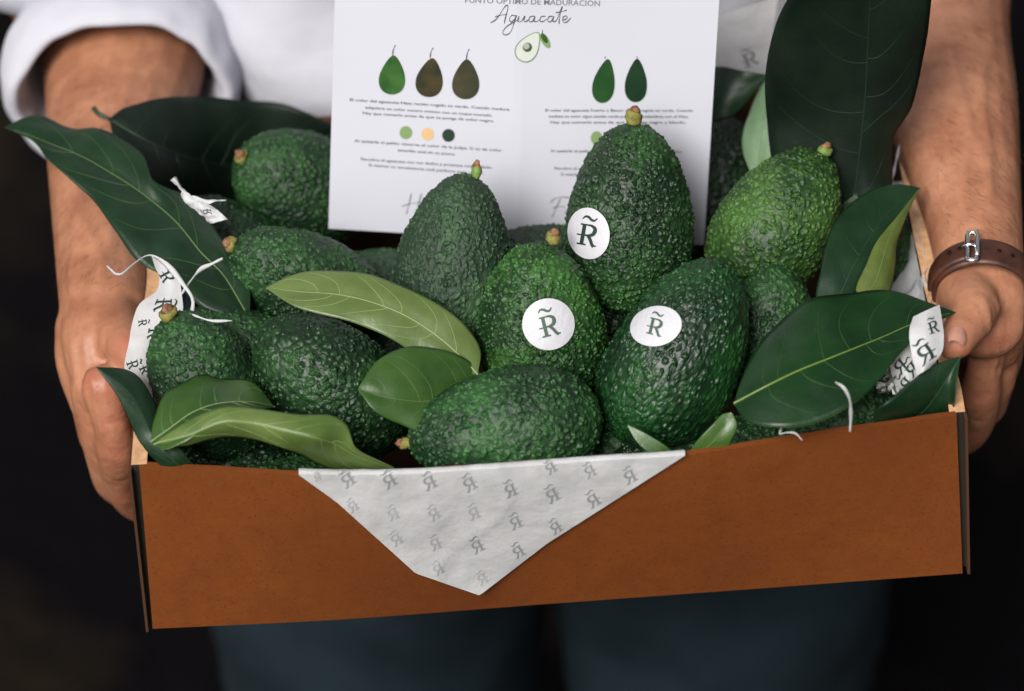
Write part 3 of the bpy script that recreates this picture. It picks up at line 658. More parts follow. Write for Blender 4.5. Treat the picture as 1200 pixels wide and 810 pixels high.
# ------------------------------------------------------------------ card
CF = 607.0
def card_Y(px): return 0.186 - 0.006*min(max((px-385)/(CF-385), 0), 1) + 0.004*max(0, (px-CF)/220)
def CP(px, py, off=0.0):
    # the fold line leans with the card
    return PYY(px, py, card_Y(px) - off)
def card_outline(u, v):   # v 0 bottom, 1 top
    bl = V((385, 268, 0)) if u <= .5 else V((605.5, 280.5, 0)); br = V((605.5, 280.5, 0)) if u <= .5 else V((825, 287, 0))
    tl = V((393.5, -50, 0)) if u <= .5 else V((620, -54, 0)); tr = V((620, -54, 0)) if u <= .5 else V((846, -50, 0))
    f = u*2 if u <= .5 else u*2-1
    return bl.lerp(br, f).lerp(tl.lerp(tr, f), v)
card = empty('printed_card', CP(606, 285), 'white card with grey text and small printed avocados, standing upright among the fruit', 'card')
vs = []; n1, n2 = 40, 20
for i in range(n1+1):
    for j in range(n2+1): q = card_outline(i/n1, j/n2); vs.append(CP(q.x, q.y))
fs = grid_faces(n1, n2); fs = [f[::-1] for f in fs]
cs_ = mesh_obj('card_sheet', vs, fs, M['card'], card, smooth=False); solidify(cs_, 0.0005, 1)
a, b, c = [cs_.data.vertices[i].co for i in cs_.data.polygons[0].vertices[:3]]
if (b-a).cross(c-a).dot(-FW) < 0: cs_.data.flip_normals(); 
cs_.modifiers['thickness'].offset = -1
PR = 0.00025
def text_on_card(s, x0, y0, x1, y1, h, name='text_line', m='ink', cut=1.0, ysc=1.0):
    """centre line of the text runs from (x0,y0) to (x1,y1); h = cap height in px"""
    cu = bpy.data.curves.new('t', 'FONT'); cu.body = s; cu.size = 1; cu.resolution_u = 2; cu.offset = 0.004
    o = bpy.data.objects.new('t', cu); COL.objects.link(o); bpy.context.view_layer.update()
    me = bpy.data.meshes.new_from_object(o); bpy.data.objects.remove(o)
    xs = [v.co.x for v in me.vertices]; xa, xb = min(xs), max(xs); sy = h/0.70
    vs = []
    L = math.hypot(x1-x0, y1-y0); ux, uy = (x1-x0)/L, (y1-y0)/L
    for v in me.vertices:
        t = (v.co.x-xa)/(xb-xa)*L; yy = (v.co.y-0.30)*sy*ysc
        vs.append(CP(x0+ux*t+uy*yy, y0+uy*t-ux*yy*1.0, PR))
    fs = [tuple(p.vertices) for p in me.polygons]
    return mesh_obj(name, vs, fs, M[m], card, smooth=False)
text_on_card('PUNTO ÓPTIMO DE MADURACIÓN', 545, 0.5, 703, 4.5, 6.6, 'heading', 'inkpale')
for a in [('El color del aguacate Hass recién cogido es verde. Cuando madura', 410, 117, 597, 128.5),
          ('adquiere un color oscuro incluso con un toque morado.', 428, 126, 577, 135.5),
          ('Hay que comerlo antes de que se ponga de color negro.', 425, 132.5, 579, 142),
          ('Al quitarle el palito observa el color de la pulpa. Si es de color', 415, 165, 588, 176.5),
          ('amarillo está en su punto.', 466, 176, 534, 181),
          ('Recubre el aguacate con tus dedos y presiona con cuidado.', 423, 186.5, 577, 196.5),
          ('Si sientes su consistencia está perfecto para comer.', 432, 193.5, 567, 203.5),
          ('El color del aguacate Fuerte o Bacon recién cogido es verde. Cuando', 639, 129.5, 812, 129.8),
          ('madura su color sigue siendo verde pudiendo confundirse con el Hass.', 643, 136.5, 807, 136.8),
          ('Hay que comerlo antes de que se ponga negro y blando.', 645, 143.5, 804, 143.6),
          ('Al quitarle el palito observa el color de la pulpa. Si es de color', 645, 177, 800, 178),
          ('amarillo está en su punto.', 690, 184.5, 752, 184.8),
          ('Recubre el aguacate con tus dedos y presiona con cuidado.', 650, 197.5, 795, 198),
          ('Si sientes su consistencia está perfecto para comer.', 657, 204.5, 790, 205)]:
    text_on_card(*a, 3.3, m='inkfine')
def pen(name, strokes, wpx, m='ink', mapf=None):
    """handwriting: each stroke a smooth line in picture coordinates projected on the card"""
    vs = []; fs = []
    for st in strokes:
        n = max(8, len(st)*6); P = [V((a, b, 0)) for a, b in st]
        o = len(vs); s = [cr(P, i/n) for i in range(n+1)]
        for i, p in enumerate(s):
            t = (s[min(i+1, n)]-s[max(i-1, 0)]).normalized(); nn = V((-t.y, t.x, 0)); w_ = wpx*(.45+.2*math.sin(i*.4)+.1)
            for sgn in (-1, 1): q = p+nn*w_*sgn; vs.append(CP(q.x, q.y, PR))
        for i in range(n): fs.append((o+2*i, o+2*i+2, o+2*i+3, o+2*i+1))
    return mesh_obj(name, vs, fs, M[m], card, smooth=False)
pen('script_word', [
    [(575, 27), (582, 22), (590, 10), (594, 6), (595, 10), (592, 22), (591, 28)], [(580, 20), (586, 18), (594, 17)],
    [(604, 19), (600, 18), (597, 22), (599, 26), (604, 21), (605, 18), (602, 28), (598, 38), (592, 41), (589, 38), (594, 31), (604, 25), (608, 22)],
    [(608, 19), (607, 25), (611, 25), (615, 19), (614, 25), (617, 25), (620, 22)],
    [(626, 19), (621, 20), (620, 25), (624, 25), (627, 19), (626, 25), (630, 25), (633, 22)],
    [(639, 19), (634, 20), (633, 25), (637, 25), (641, 22)],
    [(648, 19), (643, 20), (642, 25), (646, 25), (649, 19), (648, 25), (652, 24), (656, 14), (659, 8), (656, 18), (655, 28)], [(651, 15), (657, 14), (664, 12)],
    [(659, 24), (664, 22), (664, 19), (660, 20), (660, 26), (664, 26), (669, 21)]], 0.95, 'ink')
pen('script_word', [[(482, 227), (479, 240), (476, 251)], [(494, 227), (490, 240), (486, 252)], [(471, 242), (480, 239), (495, 237)],
    [(504, 240), (497, 242), (497, 248), (503, 246), (506, 240), (505, 248), (511, 244)], [(514, 240), (512, 246), (518, 247), (521, 240), (520, 247), (527, 244)]], 0.8, 'ink')
pen('script_word', [[(645, 238), (650, 233), (660, 231), (668, 232)], [(657, 233), (652, 243), (647, 255)], [(648, 244), (655, 242), (662, 243)],
    [(664, 246), (663, 251), (668, 251), (671, 245), (670, 251), (675, 249)]], 0.8, 'ink')
# printed fruit pictures: flat shapes on the card
def fruit_mat(nm, c1, c2, sc=70):
    m = mat(nm, c1, 0.6, 0.25); noise_color(m, c1, c2, sc, 3, 0.5, 0.35, 0.65); return m
FM = [fruit_mat('printed_green_fruit', (0.018, 0.07, 0.018), (0.06, 0.16, 0.035)), fruit_mat('printed_turning_fruit', (0.016, 0.026, 0.02), (0.075, 0.055, 0.022)),
      fruit_mat('printed_ripe_fruit', (0.035, 0.042, 0.022), (0.068, 0.058, 0.034)), fruit_mat('printed_smooth_fruit', (0.014, 0.06, 0.016), (0.026, 0.085, 0.022)), fruit_mat('printed_dark_smooth_fruit', (0.008, 0.03, 0.014), (0.016, 0.048, 0.02))]
M['rind'] = mat('printed_rind_line', (0.14, 0.25, 0.14), .6); M['flesh'] = mat('printed_flesh', (0.62, 0.66, 0.60), .6); M['pit'] = mat('printed_stone', (0.06, 0.10, 0.05), .6); M['pithi'] = mat('printed_stone_light', (0.40, 0.42, 0.34), .6)
M['dotg'] = mat('printed_green_dot', (0.22, 0.33, 0.13), .6); M['dott'] = mat('printed_tan_dot', (0.70, 0.47, 0.25), .6); M['dotd'] = mat('printed_dark_dot', (0.02, 0.045, 0.028), .6)
def blob(name, cx, cy, w_, h_, k, m, rot=0, off=PR, par=None, neck=0.0, lean=0):
    vs = []; n = 40; c, s = math.cos(math.radians(rot)), math.sin(math.radians(rot))
    vs.append(CP(cx, cy, off))
    for i in range(n):
        a = 2*PI*i/n; yy = -math.cos(a); r = math.sin(a)*(1-k*math.cos(a))/(1+0.25*k)
        r *= 1-neck*max(0, math.cos(a))**1.5
        x = w_/2*r + lean*max(0, math.cos(a)); y = h_/2*yy
        vs.append(CP(cx+x*c-y*s, cy+x*s+y*c, off))
    return mesh_obj(name, vs, [(0, 1+(i+1) % n, 1+i) for i in range(n)], m, par or card, smooth=False)
for cx, cy, w_, h_, m, rot, ln in [(459.5, 88, 32, 46, FM[0], 2, 1), (503.5, 91, 33, 46, FM[1], 6, 1), (546, 93, 33, 47, FM[2], 3, 0), (708, 95, 27, 52, FM[3], 8, 1), (745.5, 94.5, 27, 51, FM[4], 3, 0)]:
    f_ = blob('printed_avocado', cx, cy, w_, h_, .34, m, rot, neck=.12, lean=ln)
    if cx < 600: pen('printed_stalk', [[(cx+.5, cy-h_/2), (cx+1.5, cy-h_/2-7), (cx+4, cy-h_/2-12)]], 1.0, 'ink')
    else: pen('printed_stalk', [[(cx+1, cy-h_/2), (cx+1.2, cy-h_/2-3)]], 0.8, 'ink')
for cx, cy, rx, ry, m in [(475.6, 155.5, 7.4, 7.6, 'dotg'), (501, 157.3, 7.3, 7.5, 'dott'), (525.5, 158.8, 7.4, 7.6, 'dotd'), (699, 162, 6.7, 8.2, 'dotg')]:
    blob('printed_dot', cx, cy, rx*2, ry*2, 0, M[m])
ha = blob('printed_half_avocado', 620, 54.5, 27, 40, .38, M['rind'], 34, neck=.1)
blob('printed_flesh', 620, 54.5, 24.5, 37.5, .38, M['flesh'], 34, off=PR+.0001, neck=.1)
blob('printed_stone', 618, 55.5, 11, 11, 0, M['pit'], 0, off=PR+.0002); blob('printed_stone_highlight', 616.8, 54.2, 7.5, 7.5, 0, M['pithi'], 0, off=PR+.0003)
blob('printed_leaf', 639, 48, 9, 19, 0.1, M['dotg'], 150, off=PR+.0001); blob('printed_leaf', 638, 45, 6, 13, 0.1, FM[0], 150, off=PR+.0002)
pen('printed_stalk', [[(635, 41), (636, 35)]], .8, 'ink')

# ------------------------------------------------------------------ tissue paper
def sheet(name, rows, label, m=None, nu=30, nv=24, amp=0.0008, freq=60, root=None, seed=0, thick=0.00012):
    """rows: lists of 3D points, left to right; smooth sheet through them. returns (object, mapping function of u, v)"""
    def S(u, v):
        P = [cr(r, u) if len(r) > 2 else r[0].lerp(r[1], u) for r in rows]
        p = cr(P, v) if len(P) > 2 else P[0].lerp(P[1], v)
        return p
    def W(u, v, off=0.0):
        p = S(u, v); e = .01
        n = (S(min(u+e, 1), v)-S(max(u-e, 0), v)).cross(S(u, min(v+e, 1))-S(u, max(v-e, 0)))
        n = n.normalized() if n.length > 1e-12 else V((0, -1, 0))
        if n.dot(-FW) < 0: n = -n
        q = p*freq+V((seed, seed*2, 0)); a = noise.noise(q)+.5*noise.noise(q*2.3)
        return p + n*(amp*a+off)
    vs = [W(i/nu, j/nv) for i in range(nu+1) for j in range(nv+1)]
    o = mesh_obj('sheet', vs, grid_faces(nu, nv), m or M['paper'], root); 
    return o, W
tf = empty('tissue_paper', front_pt(.4, 0), 'white tissue corner with grey R marks, folded down over the front of the box', 'tissue paper')
def tri_bottom(px):
    for (a, b), (c, d) in (((350, 556.5), (395, 589)), ((395, 589), (487, 672)), ((487, 672), (562, 698)), ((562, 698), (640, 638)), ((640, 638), (803, 534))):
        if a <= px <= c: return b+(d-b)*(px-a)/(c-a)
    return 556
def FT(px, py, off=.0012):
    u = (px-160)/964; tt = cr(topc, u); 
    y = front_Y(px, max(py, tt.y)); 
    wv = .0018*noise.noise(V((px*.016, py*.02, 0)))+.0004*noise.noise(V((px*.05, py*.06, 2)))+.0012*abs(noise.noise(V((px*.012+py*.009, py*.003, 5))))+.0008*math.exp(-((px+py*.55-900+20*math.sin(py*.05))/7)**2)
    curl = .004*max(0, (py-640)/60)**2 if py > 640 else 0
    if px < 420: curl += .0006*(420-px)/70
    return PYY(px, py, y-off-wv-.0016-curl)
vs = []; fs = []; nU, nV = 90, 26
for i in range(nU+1):
    px = 350+453*i/nU; tt = cr(topc, (px-160)/964).y-0.6; bb = max(tri_bottom(px), tt+.3)
    for j in range(nV+1): vs.append(FT(px, tt+(bb-tt)*j/nV))
mesh_obj('front_flap', vs, grid_faces(nU, nV), M['paper'], tf)
vs = []
for i in range(nU+1):     # the part tucked over the rim into the box
    px = 350+453*i/nU; tt = cr(topc, (px-160)/964).y-0.6; p = FT(px, tt)
    for j, (dy, dz) in enumerate([(0, 0), (.0012, .0004), (.0030, .0004), (.0046, -.0006), (.0066, -.006), (.007, -.02)]): vs.append(p+V((0, dy, dz+.0004*noise.noise(V((i*.3, j, 0)))*(j > 0))))
mesh_obj('tucked_edge', vs, grid_faces(nU, 5), M['paper'], tf)
mesh_seed = 0
GP = [(407, 562, 22, 0), (456, 563, 22, 0), (503, 565, 22, 0), (550, 567, 22, 0), (598, 574, 21, 0), (647, 580, 22, 0), (695, 586, 21, 0), (645, 548, 18, 0), (691, 552, 19, 0), (738, 558, 21, 0),
      (413, 593, 17, 1), (460, 602, 19, 1), (508, 602, 19, 1), (555, 601, 20, 1), (604, 612, 20, 0), (651, 618, 19, 0), (464, 632, 19, 1), (510, 637, 19, 1), (559, 640, 20, 0), (607, 646, 19, 0), (513, 667, 18, 1), (565, 678, 17, 1), (372, 559, 12, 1)]
M['ink_tissue'] = mat('grey_print_seen_through_tissue', (0.24, 0.255, 0.26), .7, .2); M['ink_tissue2'] = mat('faint_grey_print_seen_through_tissue', (0.33, 0.34, 0.35), .7, .2)
for g_, (px, py, s, pale) in enumerate(GP):
    sc_ = s*0.90
    vs = []
    for p in GV:
        a_ = math.radians(-28+6*math.sin(px)); gx, gy = -p.x*sc_, -p.y*sc_*.85; vs.append(FT(px+gx*math.cos(a_)-gy*math.sin(a_), py+gx*math.sin(a_)+gy*math.cos(a_), .0015))
    mesh_obj('printed_mark', vs, GF, M['ink_tissue2' if pale else 'ink_tissue'], tf, smooth=False)

def print_on(W, marks, root, m, asp=1.0):
    for (u, v, s, a_, mir) in marks:
        ca, sa = math.cos(math.radians(a_)), math.sin(math.radians(a_)); vs = []
        p0 = W(u, v); du = (W(min(u+.02, 1), v)-W(u-.02, v)).length/.04; dv = (W(u, min(v+.02, 1))-W(u, v-.02)).length/.04
        for p in GV:
            gx, gy = (-p.x if mir else p.x)*s, p.y*s; x, y = gx*ca-gy*sa, gx*sa+gy*ca
            vs.append(W(u+x/du, v+y/dv, .0003))
        mesh_obj('printed_mark', vs, GF, m, root, smooth=False)
# left sheet, twisted over the wall
tl = empty('tissue_paper', PZ(180, 400, 1*.01), 'twisted white tissue strip with dark R marks standing up by the left wall', 'tissue paper')
rows = [[(177, 300, 3.2), (180, 300, 3.2)], [(181, 312, 3.0), (197, 311, 3.2)], [(187, 328, 2.7), (209, 326, 3.0)], [(183, 342, 2.4), (213, 345, 2.6)], [(163, 357, 2.2), (214, 366, 2.2)],
        [(155, 378, 2.0), (205, 384, 1.8)], [(151, 402, 1.8), (188, 404, 1.5)], [(146, 432, 1.5), (180, 430, 1.2)], [(160, 452, 1.0), (179, 455, .8)], [(174, 484, .4), (179, 486, .3)]]
so, W = sheet('x', [[PZ(*a[:2], a[2]*.01), PZ((a[0]+b[0])/2, (a[1]+b[1])/2, (a[2]+b[2])*.005+.0016), PZ(*b[:2], b[2]*.01)] for a, b in rows], None, root=tl, nu=20, nv=60, amp=.0007)
print_on(W, [(.50, .20, .0085, 250, 1), (.55, .42, .0095, 255, 1), (.68, .60, .0085, 255, 1), (.30, .76, .006, 250, 1), (.70, .79, .006, 250, 1), (.25, .55, .005, 250, 1)], tl, M['inkdark'])
# right strip hanging over the wall
tr_ = empty('tissue_paper', PZ(1085, 395, .02), 'torn white tissue with two R marks over the right wall beside the thumb', 'tissue paper')
rows = [[(1070, 371, 3.6), (1101, 357, 3.6)], [(1066, 385, 3.6), (1104, 375, 3.5)], [(1066, 400, 3.4), (1106, 394, 3.3)], [(1069, 418, 3.0), (1104, 413, 3.0)], [(1074, 440, 2.2), (1090, 432, 2.4)]]
so, W = sheet('x', [[PZ(*a[:2], a[2]*.01), PZ((a[0]+b[0])/2, (a[1]+b[1])/2, (a[2]+b[2])*.005+.002), PZ(*b[:2], b[2]*.01)] for a, b in rows], None, root=tr_, nu=20, nv=30, amp=.0006)
print_on(W, [(.70, .32, .0085, 170, 1), (.45, .72, .010, 150, 0)], tr_, M['inkdark'])
tr2 = empty('tissue_paper', PZ(1055, 440, .01), 'shaded printed tissue tucked below the broad leaf beside the right wall', 'tissue paper')
rows = [[(1040, 415, 1.6), (1075, 400, 2.0)], [(1045, 440, 1.0), (1078, 430, 1.4)], [(1052, 462, .2), (1082, 450, .8)]]
so, W = sheet('x', [[PZ(*a[:2], a[2]*.01), PZ((a[0]+b[0])/2, (a[1]+b[1])/2, (a[2]+b[2])*.005+.003), PZ(*b[:2], b[2]*.01)] for a, b in rows], None, root=tr2, nu=20, nv=20, amp=.0008)
print_on(W, [(.35, .35, .008, 150, 0), (.7, .5, .008, 150, 0), (.4, .8, .007, 150, 0)], tr2, M['inkdark'])
tr3 = empty('tissue_paper', PZ(1050, 290, 0), 'crumpled printed tissue lining the right wall behind the olive leaf', 'tissue paper')
rows = [[(1040, 215, -.3), (1056, 212, .1)], [(1046, 250, -1.0), (1070, 245, .1)], [(1040, 290, -1.6), (1080, 285, .1)], [(1040, 330, -2), (1088, 330, .1)], [(1045, 372, -2), (1096, 372, .1)], [(1055, 440, -3), (1110, 440, 0)]]
so, W = sheet('x', [[PZ(*a[:2], a[2]*.01), PZ((a[0]+b[0])/2, (a[1]+b[1])/2, (a[2]+b[2])*.005-.004), PZ(*b[:2], b[2]*.01)] for a, b in rows], None, root=tr3, nu=24, nv=50, amp=.0028, freq=90)
print_on(W, [(.6, .35, .008, 100, 0), (.5, .5, .008, 100, 0), (.7, .25, .007, 100, 0)], tr3, M['inkdark'])
tb = empty('tissue_paper', PZ(870, 80, .03), 'white tissue corner with one faint R mark, standing behind the rolled leaf', 'tissue paper')
rows = [[(838, 20, 6.8), (912, -5, 8.0)], [(838, 55, 5.0), (905, 40, 5.8)], [(836, 95, 3.0), (902, 92, 3.2)]]
so, W = sheet('x', [[PYY(*a[:2], .268), PYY((a[0]+b[0])/2, (a[1]+b[1])/2, .266), PYY(*b[:2], .27)] for a, b in rows], None, root=tb, nu=20, nv=20, amp=.0012, freq=40)
print_on(W, [(.62, .74, .0105, 160, 1)], tb, M['inkpale'])

# ------------------------------------------------------------------ paper ribbons and strings
def ribbon3(name, pts, wmm, label, twist=0.0, m=None, cat='paper strip', group='loose white paper strips', a0=0.6):
    P = arclen([PZ(a, b, c*.01) for a, b, c in pts], 40); vs = []; n = 40
    for i, p in enumerate(P):
        t = (P[min(i+1, n)]-P[max(i-1, 0)]).normalized(); a = t.cross(-FW).normalized(); b = t.cross(a)
        an = a0+twist*math.sin(i/n*PI*2); d = a*math.cos(an)+b*math.sin(an); w_ = wmm*.0005*(.75+.25*math.sin(i*.35+pts[0][0]))*(1 if 2 < i < 38 else .7); nn = d.cross(t)
        vs += [p-d*w_, p-d*w_*.3+nn*w_*.35, p+d*w_*.3+nn*w_*.35, p+d*w_]
    fs = grid_faces(n, 3); o = mesh_obj(name, vs, fs, m or M['paper'], None); solidify(o, .00015, 0)
    tag(o, label, cat, group); return o
ribbon3('paper_strip', [(125, 312, 4.2), (140, 322, 4.3), (158, 308, 4.4), (176, 299, 4.4), (195, 310, 4.4), (213, 331, 4.2), (226, 352, 3.8), (222, 378, 3.2)], 3.0, 'long white paper strip curling from the small avocado stem over the left forearm', .9)
ribbon3('paper_strip', [(213, 345, 3.4), (223, 330, 3.8), (235, 316, 4.0), (249, 309, 4.1), (261, 303, 4.2)], 2.4, 'short kinked white paper strip above the small avocado stem, pointing up right', .6)
ribbon3('paper_strip', [(210, 364, 3.4), (228, 370, 3.9), (248, 376, 4.0), (272, 376, 3.9)], 1.6, 'thin curved white paper strip lying right of the small avocado stem', .3)
scr = empty('paper_scrap', PZ(230, 240, .045), 'crumpled scrap of white tissue lying on the long pointed leaf', 'paper scrap')
for rows, sd_ in (([[(202, 210, 5.0), (205, 209, 5.0)], [(209, 222, 4.9), (222, 227, 5.3)], [(216, 235, 4.7), (240, 234, 5.1)], [(224, 243, 4.5), (266, 234, 5.0)]], 1),
                  ([[(218, 236, 4.7), (240, 238, 5.0)], [(228, 246, 4.5), (250, 243, 4.9)], [(238, 255, 4.3), (258, 249, 4.9)], [(247, 262, 4.2), (267, 257, 4.6)]], 5)):
    so, W = sheet('x', [[PZ(*a[:2], a[2]*.01), PZ((a[0]+b[0])/2, (a[1]+b[1])/2, (a[2]+b[2])*.005+.002), PZ(*b[:2], b[2]*.01)] for a, b in rows], None, root=scr, nu=20, nv=24, amp=.0016, freq=170, seed=sd_)
print_on(W, [(.5, .5, .005, 120, 0)], scr, M['inkdark'])
ribbon3('paper_strip', [(979, 448, 4.3), (989, 455, 4.2), (996, 470, 3.4), (997, 488, 2.2), (996, 506, 1.2)], 1.9, 'white paper string hooked over the edge of the broad leaf at the front right', .2)
ribbon3('paper_strip', [(916, 500, 1.4), (914, 508, 1.3), (922, 507, 1.5), (932, 508, 1.4), (940, 516, 1.0)], 1.2, 'short white paper thread at the front rim below the broad leaf', .2)
ribbon3('paper_strip', [(1054, 170, 2.0), (1051, 185, 1.6), (1047, 202, 1.1), (1044, 217, .6)], 1.9, 'straight white paper strip between the big upright leaf and the right wall', .1)
# shredded paper nest below the broad leaf
vs = []; fs = []; fm = []; rnd = random.Random(3)
for k in range(150):
    c = PZ(rnd.uniform(1026, 1072), rnd.uniform(420, 458), rnd.uniform(-.012, .012)); d = V((rnd.gauss(0, 1), rnd.gauss(0, 1), rnd.gauss(0, .6))).normalized(); s = d.cross(V((rnd.gauss(0, 1), rnd.gauss(0, 1), rnd.gauss(0, 1)))).normalized()
    n = d.cross(s); L = rnd.uniform(.004, .011); w_ = rnd.uniform(.0004, .0009); cu = rnd.uniform(-.3, .3)
    o = len(vs)
    for i in range(6):
        t = i/5-.5; p = c+d*L*t+n*(cu*L*(1-4*t*t)); vs += [p-s*w_, p+s*w_]
    for i in range(5): fs.append((o+2*i, o+2*i+1, o+2*i+3, o+2*i+2)); fm.append(1 if k % 3 == 0 else 0)
sh = mesh_obj('shredded_paper', vs, fs, [M['shred'], M['shred_print']], None, smooth=False, fm=fm); tag(sh, 'nest of shredded white paper under the broad leaf at the right wall', 'shredded paper', kind='stuff')

# ------------------------------------------------------------------ the person
person = empty('person', (0, .42, -1.02), 'person in white shirt with rolled sleeves and dark jeans holding the box', 'person')
prim_v, prim_f = [], []
_ico = None
def unit_sphere():
    global _ico
    if _ico is None:
        bm = bmesh.new(); bmesh.ops.create_uvsphere(bm, u_segments=18, v_segments=12, radius=1); bm.verts.ensure_lookup_table()
        _ico = ([v.co.copy() for v in bm.verts], [tuple(v.index for v in f.verts) for f in bm.faces]); bm.free()
    return _ico
def blobe(c, ax, r):
    """ellipsoid at c; ax = (a, b, d) orthonormal axes; r = radii"""
    V0, F0 = unit_sphere(); o = len(prim_v)
    for v in V0: prim_v.append(c+ax[0]*(v.x*r[0])+ax[1]*(v.y*r[1])+ax[2]*(v.z*r[2]))
    prim_f.extend([tuple(i+o for i in f) for f in F0])
def limb(pts, rads, up=V((0, 0, 1)), steps=None):
    """smooth chain: pts 3D, rads either number or (across, thick)"""
    n = len(pts)-1
    RR = [V((r, r, 0)) if not isinstance(r, tuple) else V((r[0], r[1], 0)) for r in rads]
    tot = sum((b-a).length for a, b in zip(pts, pts[1:])); mr = min(min(r.x, r.y) for r in RR); K_ = max(6, int(tot/(mr*.38)))
    for i in range(K_+1):
        t = i/K_; p = cr(pts, t); r = cr(RR, t); d = (cr(pts, min(t+.02, 1))-cr(pts, max(t-.02, 0))).normalized()
        a = d.cross(up).normalized(); b = a.cross(d)
        blobe(p, (a, b, d), (r.x, r.y, min(r.x, r.y)))
def hand(s, O, wrist, pal, fingers, thumb):
    pass
# ---- right side of the picture (the person's left arm)
def arm(s):
    if s > 0:
        el = V((.262, .44, .03)); chain = [(1098, 0, .5), (1116, 130, .8), (1138, 240, .8), (1149, 318, .6)]; wr = [86, 78, 60, 51.5]
    else:
        el = V((-.262, .45, .0)); chain = [(143, 60, -.5), (127, 180, -.3), (120, 290, -.3), (122, 360, -.6)]; wr = [98, 73, 57, 53]
    P = [PZ(a, b, c*.01) for a, b, c in chain]
    R = [(w_/ppm(p), w_/ppm(p)*.86) for w_, p in zip(wr, P)]
    limb([V((s*.185, .44, .36)), V((s*.235, .47, .18)), el], [.058, .050, .045])
    limb([el]+P, [(.046, .042)]+R)
    return P, R
for s in (1, -1):
    P, R = arm(s); W_ = P[-1]
    y_ = lambda a, b, c: PYY(a, b, c)
    q = lambda a, b, c: PZ(a, b, c*.01)
    if s > 0:
        limb([W_, q(1150, 350, .1), q(1158, 385, -1.0)], [(.0215, .018), (.0235, .0175), (.019, .015)], up=V((0, -.3, 1)))
        limb([q(1168, 345, -.4), q(1173, 375, -1.6), y_(1170, 405, .088)], [.016, .0155, .012])                       # outer edge of the hand
        limb([q(1132, 345, .6), q(1140, 362, 1.2), q(1134, 380, 1.4), q(1121, 399, 1.5)], [.0150, .0130, .0108, .0094])    # thumb
        limb([q(1121, 399, 1.5), q(1117, 404, 1.4)], [.0094, .008])
        limb([y_(1158, 396, .078), y_(1153, 430, .076), y_(1149, 462, .080), y_(1147, 492, .088), y_(1132, 512, .10), y_(1108, 520, .112)], [.0112, .0094, .0106, .0090, .0092, .008])
        limb([y_(1171, 398, .094), y_(1171, 430, .092), y_(1164, 458, .096), y_(1154, 482, .106), y_(1120, 495, .125)], [.0112, .0100, .0098, .009, .008])
        limb([y_(1177, 390, .108), y_(1176, 420, .108), y_(1166, 445, .114), y_(1148, 462, .125), y_(1115, 470, .14)], [.0110, .0098, .0095, .009, .008])
        limb([y_(1176, 378, .122), y_(1174, 400, .125), y_(1160, 425, .132), y_(1130, 440, .15)], [.0100, .0088, .0082, .0075])
        for vn in ([(1100, 30, 4.0), (1112, 90, 4.3), (1128, 150, 3.6), (1130, 210, 3.3)], [(1150, 60, 3.6), (1148, 130, 3.6), (1130, 200, 3.1), (1140, 262, 2.9)]):
            pass
        wrist_R = (P, R)
    else:
        limb([W_, q(118, 395, -.9), q(117, 430, -1.9), y_(122, 462, .085)], [(.0205, .018), (.0205, .0165), (.0165, .0145), .012], up=V((0, -.3, 1)))
        limb([q(98, 385, -1.4), q(97, 425, -2.6), y_(106, 470, .10)], [.0150, .0140, .0112])
        limb([q(134, 376, -.5), q(141, 394, -.1), q(150, 408, .2), q(158, 418, .2)], [.0150, .0125, .0105, .009])               # thumb
        limb([y_(122, 455, .075), y_(130, 492, .070), y_(137, 528, .072), y_(141, 562, .080), y_(156, 588, .095), y_(185, 598, .105)], [.0118, .0098, .0108, .0090, .0094, .008])
        limb([y_(108, 455, .090), y_(115, 500, .086), y_(125, 540, .090), y_(135, 568, .100), y_(165, 585, .115)], [.0118, .0105, .0105, .0098, .0085])
        limb([y_(102, 440, .105), y_(108, 485, .103), y_(118, 520, .108), y_(140, 545, .122), y_(170, 555, .135)], [.0110, .0100, .0098, .009, .008])
        limb([y_(100, 420, .12), y_(106, 460, .12), y_(120, 492, .128), y_(150, 512, .145)], [.0100, .0090, .0085, .0078])
# chest, belly and neck, under the shirt
limb([V((0, .47, -.22)), V((0, .46, .0)), V((0, .465, .2)), V((0, .475, .34))], [(.13, .085), (.12, .08), (.135, .085), (.12, .07)], up=V((0, -1, 0)))
limb([V((-.17, .465, .355)), V((0, .475, .38)), V((.17, .465, .355))], [.055, .06, .055])
limb([V((0, .475, .36)), V((0, .465, .5))], [.056, .05])
me = bpy.data.meshes.new('body'); me.from_pydata([tuple(v) for v in prim_v], [], prim_f)
ob = bpy.data.objects.new('tmp', me); COL.objects.link(ob)
mo = ob.modifiers.new('r', 'REMESH'); mo.mode = 'VOXEL'; mo.voxel_size = 0.0021
sm_ = ob.modifiers.new('s', 'SMOOTH'); sm_.factor = 0.5; sm_.iterations = 5
dg = bpy.context.evaluated_depsgraph_get(); bme = bpy.data.meshes.new_from_object(ob.evaluated_get(dg)); bpy.data.objects.remove(ob)
bme.materials.clear(); bme.materials.append(M['skin']); bme.polygons.foreach_set('use_smooth', [True]*len(bme.polygons)); bme.name = 'body'
from mathutils.bvhtree import BVHTree
from mathutils.kdtree import KDTree
bvh = BVHTree.FromObject(bpy.data.objects.new('tmp2', bme), dg) if False else BVHTree.FromPolygons([v.co.copy() for v in bme.vertices], [tuple(p.vertices) for p in bme.polygons])
kd = KDTree(len(bme.vertices))
for v in bme.vertices: kd.insert(v.co, v.index)
kd.balance(); disp = {}; redv = {}
def hit_body(px, py):
    h = bvh.ray_cast(CAMP, ray(px, py)); return h[0]
